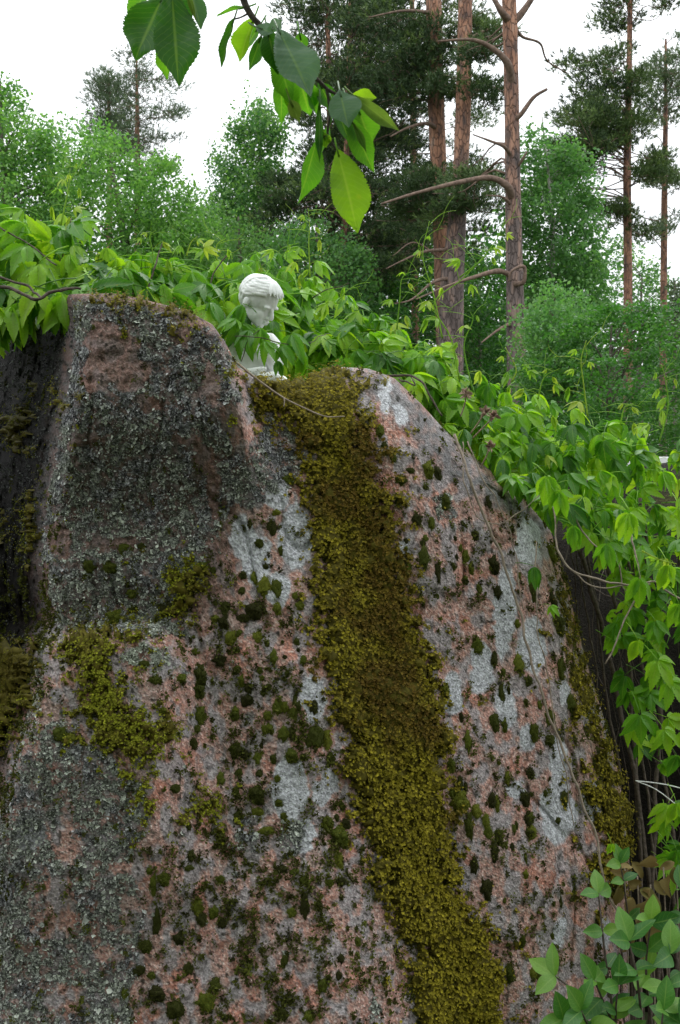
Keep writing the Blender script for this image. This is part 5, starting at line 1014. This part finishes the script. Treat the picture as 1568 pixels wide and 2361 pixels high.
# dark pines filling the middle
pine('dense dark pine left of the stout trunks, needles down to its foot', 23, [(765, 1000, 22), (765, 600, 18), (760, 300, 14), (755, 0, 10)], BK3, [([(660, -40), (860, -40), (900, 120), (880, 330), (780, 420), (690, 300)], 46), ([(700, 330), (960, 300), (980, 560), (900, 660), (740, 640), (680, 480)], 48)], per=110, prad=.50, td=2.2, mult=1.7)
pine('dark bushy pine with low sweeping boughs behind the hanging elm leaves', 21, [(792, 1000, 20), (790, 700, 16), (800, 300, 12), (810, -60, 8)], BK3, [([(800, -60), (960, -60), (990, 160), (960, 330), (860, 380), (800, 200)], 40), ([(620, 420), (760, 380), (900, 420), (980, 540), (900, 700), (760, 700), (640, 560)], 40)], per=110, prad=.48, td=2.0, mult=1.7)
pine('shadowy pine filling the gap between the stout trunks', 25, [(960, 1000, 20), (955, 500, 16), (950, 0, 12)], BK3, [([(860, 300), (1160, 250), (1160, 480), (1100, 620), (880, 680)], 26), ([(900, -50), (1150, -60), (1150, 60), (900, 60)], 9)], per=90, prad=.50, td=1.5, mult=1.6)
# right-hand pines
pine('slender pine with pink trunk and ragged dark crown near the forest edge', 29, [(1448, 900, 22), (1448, 640, 20), (1446, 400, 18), (1450, 200, 14), (1453, 0, 11), (1455, -150, 7)], BK3,
     [([(1290, 150), (1440, 60), (1480, 180), (1440, 300), (1340, 320)], 22), ([(1270, 260), (1420, 240), (1490, 280), (1450, 340), (1320, 350)], 20), ([(1240, 330), (1400, 330), (1360, 470), (1240, 470)], 18), ([(1300, -50), (1600, -60), (1540, 60), (1400, 60)], 14), ([(1440, 300), (1540, 330), (1530, 420), (1450, 400)], 8), ([(1360, 470), (1450, 480), (1500, 560), (1400, 540)], 7)],
     K=9, ln=.12, w=.011, per=80, prad=.50, mult=1.4, nm=M['needle'], limbs=[([(1447, 470, 0), (1425, 455, -.2), (1390, 452, -.3)], .05, .03), ([(1447, 480, 0), (1480, 500, 0), (1520, 510, 0)], .03, .02)])
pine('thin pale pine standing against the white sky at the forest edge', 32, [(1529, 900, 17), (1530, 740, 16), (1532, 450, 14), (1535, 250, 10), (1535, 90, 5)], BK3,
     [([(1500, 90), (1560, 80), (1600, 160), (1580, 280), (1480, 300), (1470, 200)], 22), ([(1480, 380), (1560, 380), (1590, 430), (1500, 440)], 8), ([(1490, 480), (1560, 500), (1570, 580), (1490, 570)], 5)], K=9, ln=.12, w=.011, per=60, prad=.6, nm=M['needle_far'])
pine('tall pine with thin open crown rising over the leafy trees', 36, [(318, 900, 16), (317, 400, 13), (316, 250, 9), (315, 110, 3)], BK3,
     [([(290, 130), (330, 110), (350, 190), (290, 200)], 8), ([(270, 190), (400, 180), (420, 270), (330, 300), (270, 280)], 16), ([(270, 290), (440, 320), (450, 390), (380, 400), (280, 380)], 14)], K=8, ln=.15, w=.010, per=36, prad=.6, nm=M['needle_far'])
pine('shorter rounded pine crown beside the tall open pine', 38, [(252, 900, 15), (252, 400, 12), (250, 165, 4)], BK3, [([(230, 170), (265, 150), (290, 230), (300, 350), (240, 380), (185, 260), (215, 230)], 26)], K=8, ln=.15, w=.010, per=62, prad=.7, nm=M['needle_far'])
# leafy trees on the left
decid('alder_tree', 'leafy green tree with feathery upper twigs beside the pale sky', 'leafy tree', 18, [(-120, 180), (-20, 170), (30, 215), (90, 270), (125, 330), (140, 430), (150, 700), (-120, 700)], 165, 140, .066, .40, M['alder_leaf'], [(20, 900, 30), (15, 600, 22), (5, 350, 10), (0, 180, 3)])
decid('alder_tree', 'broad bright green tree spreading below the tall open pine', 'leafy tree', 20, [(130, 300), (180, 272), (260, 300), (330, 385), (380, 370), (430, 420), (475, 480), (490, 600), (480, 760), (120, 760), (110, 420)], 270, 140, .066, .44, M['alder_leaf'], [(300, 900, 30), (295, 650, 22), (270, 450, 12), (240, 320, 4)])
decid('birch_tree', 'tall pale green birch with drooping sprays against the sky', 'birch tree', 26, [(590, 215), (620, 200), (650, 250), (650, 420), (620, 560), (540, 600), (500, 470), (480, 370), (510, 335), (540, 350), (545, 280), (575, 262)], 130, 120, .080, .5, M['birch_leaf'], [(600, 900, 22), (600, 560, 16), (600, 380, 9), (600, 220, 3)], droop=.5, tm=M['birch_bark'])
decid('birch_sapling', 'low green sapling filling the dip between the broad tree and birch', 'leafy tree', 24, [(440, 470), (500, 480), (560, 520), (640, 540), (700, 560), (720, 760), (420, 760)], 110, 110, .075, .5, M['birch_leaf'], [(560, 900, 14), (555, 650, 10), (550, 500, 4)])
# leafy trees behind the pines on the right
decid('birch_tree', 'green birch with thin grey trunk between the orange pine and slender pine', 'birch tree', 24, [(1200, 290), (1250, 255), (1290, 330), (1360, 380), (1390, 520), (1380, 720), (1190, 760), (1190, 500)], 170, 110, .085, .5, M['birch_leaf'], [(1272, 1000, 16), (1272, 650, 13), (1275, 520, 10), (1250, 270, 3)], tm=M['birch_bark'], droop=.3)
decid('birch_tree', 'hazy green birch low behind the slender pine trunk', 'birch tree', 34, [(1370, 560), (1430, 530), (1490, 570), (1540, 640), (1600, 680), (1640, 1000), (1360, 1000)], 110, 100, .10, .6, M['birch_leaf'], [(1470, 1000, 14), (1475, 800, 10), (1480, 640, 4)], droop=.4)
decid('spruce_sapling', 'small dark conifer tip at the far edge of the wood', 'conifer', 30, [(1555, 650), (1575, 700), (1590, 800), (1530, 800), (1545, 700)], 26, 80, .09, .3, M['needle_far'], [(1556, 1000, 10), (1556, 800, 8), (1556, 650, 2)])
# shrubs in front of the wood
decid('rowan_shrub', 'rowan thicket with fine layered leaves below the slender pine', 'shrub', 11.5, [(1200, 830), (1260, 800), (1330, 720), (1420, 710), (1500, 700), (1640, 720), (1640, 1150), (1180, 1100)], 300, 90, .040, .26, M['rowan_leaf'], [(1400, 1250, 14), (1400, 1000, 12), (1410, 750, 4)], td=1.2, flat=.35, up=1.4)
decid('willow_shrub', 'pale green bush with upright leaves right of the orange pine foot', 'shrub', 12.5, [(1205, 720), (1260, 670), (1330, 690), (1370, 760), (1360, 900), (1210, 930)], 100, 100, .045, .28, M['birch_leaf'], [(1280, 1200, 12), (1280, 900, 10), (1275, 720, 4)], td=.8)
decid('rowan_shrub', 'bushy undergrowth around the feet of the three stout pines', 'shrub', 20.5, [(820, 690), (900, 650), (1000, 600), (1110, 590), (1190, 660), (1210, 900), (1200, 1000), (850, 960), (780, 800)], 300, 90, .065, .45, M['rowan_leaf'], [(1110, 1250, 12), (1110, 900, 10), (1100, 640, 4)], td=1.2, flat=.5, up=1.0)
decid('young_birch', 'young birch with small pale leaves below the dark pines', 'leafy tree', 19, [(620, 520), (700, 500), (780, 560), (860, 600), (900, 760), (640, 800)], 110, 100, .065, .38, M['birch_leaf'], [(740, 1000, 12), (740, 760, 10), (730, 520, 4)], td=.9)
# the wood behind, one mass
def far_wood():
    n = 1900; x = rng.uniform(-28, 30, n); y = rng.uniform(42, 55, n); top = 12 + 3 * fbm(np.stack([x * .12, 0 * x, 0 * x], -1), 3) + np.where(x > 11, -2.5, 0) + np.where(np.abs(x + 6) < 4, .5, 0)
    z = rng.random(n) * top + .3; V, T, r = leaf_cloud(np.stack([x, y, z], -1), 1.2 * rng.uniform(.7, 1.3, n), 120, .26, .5)
    obj('distant_woodland', mesh_np('distant_woodland', V, [T], rnd=r, mats=(M['rowan_leaf'],)), label='far green wood behind the pines and birches', cat='woodland', kind='stuff')
far_wood()
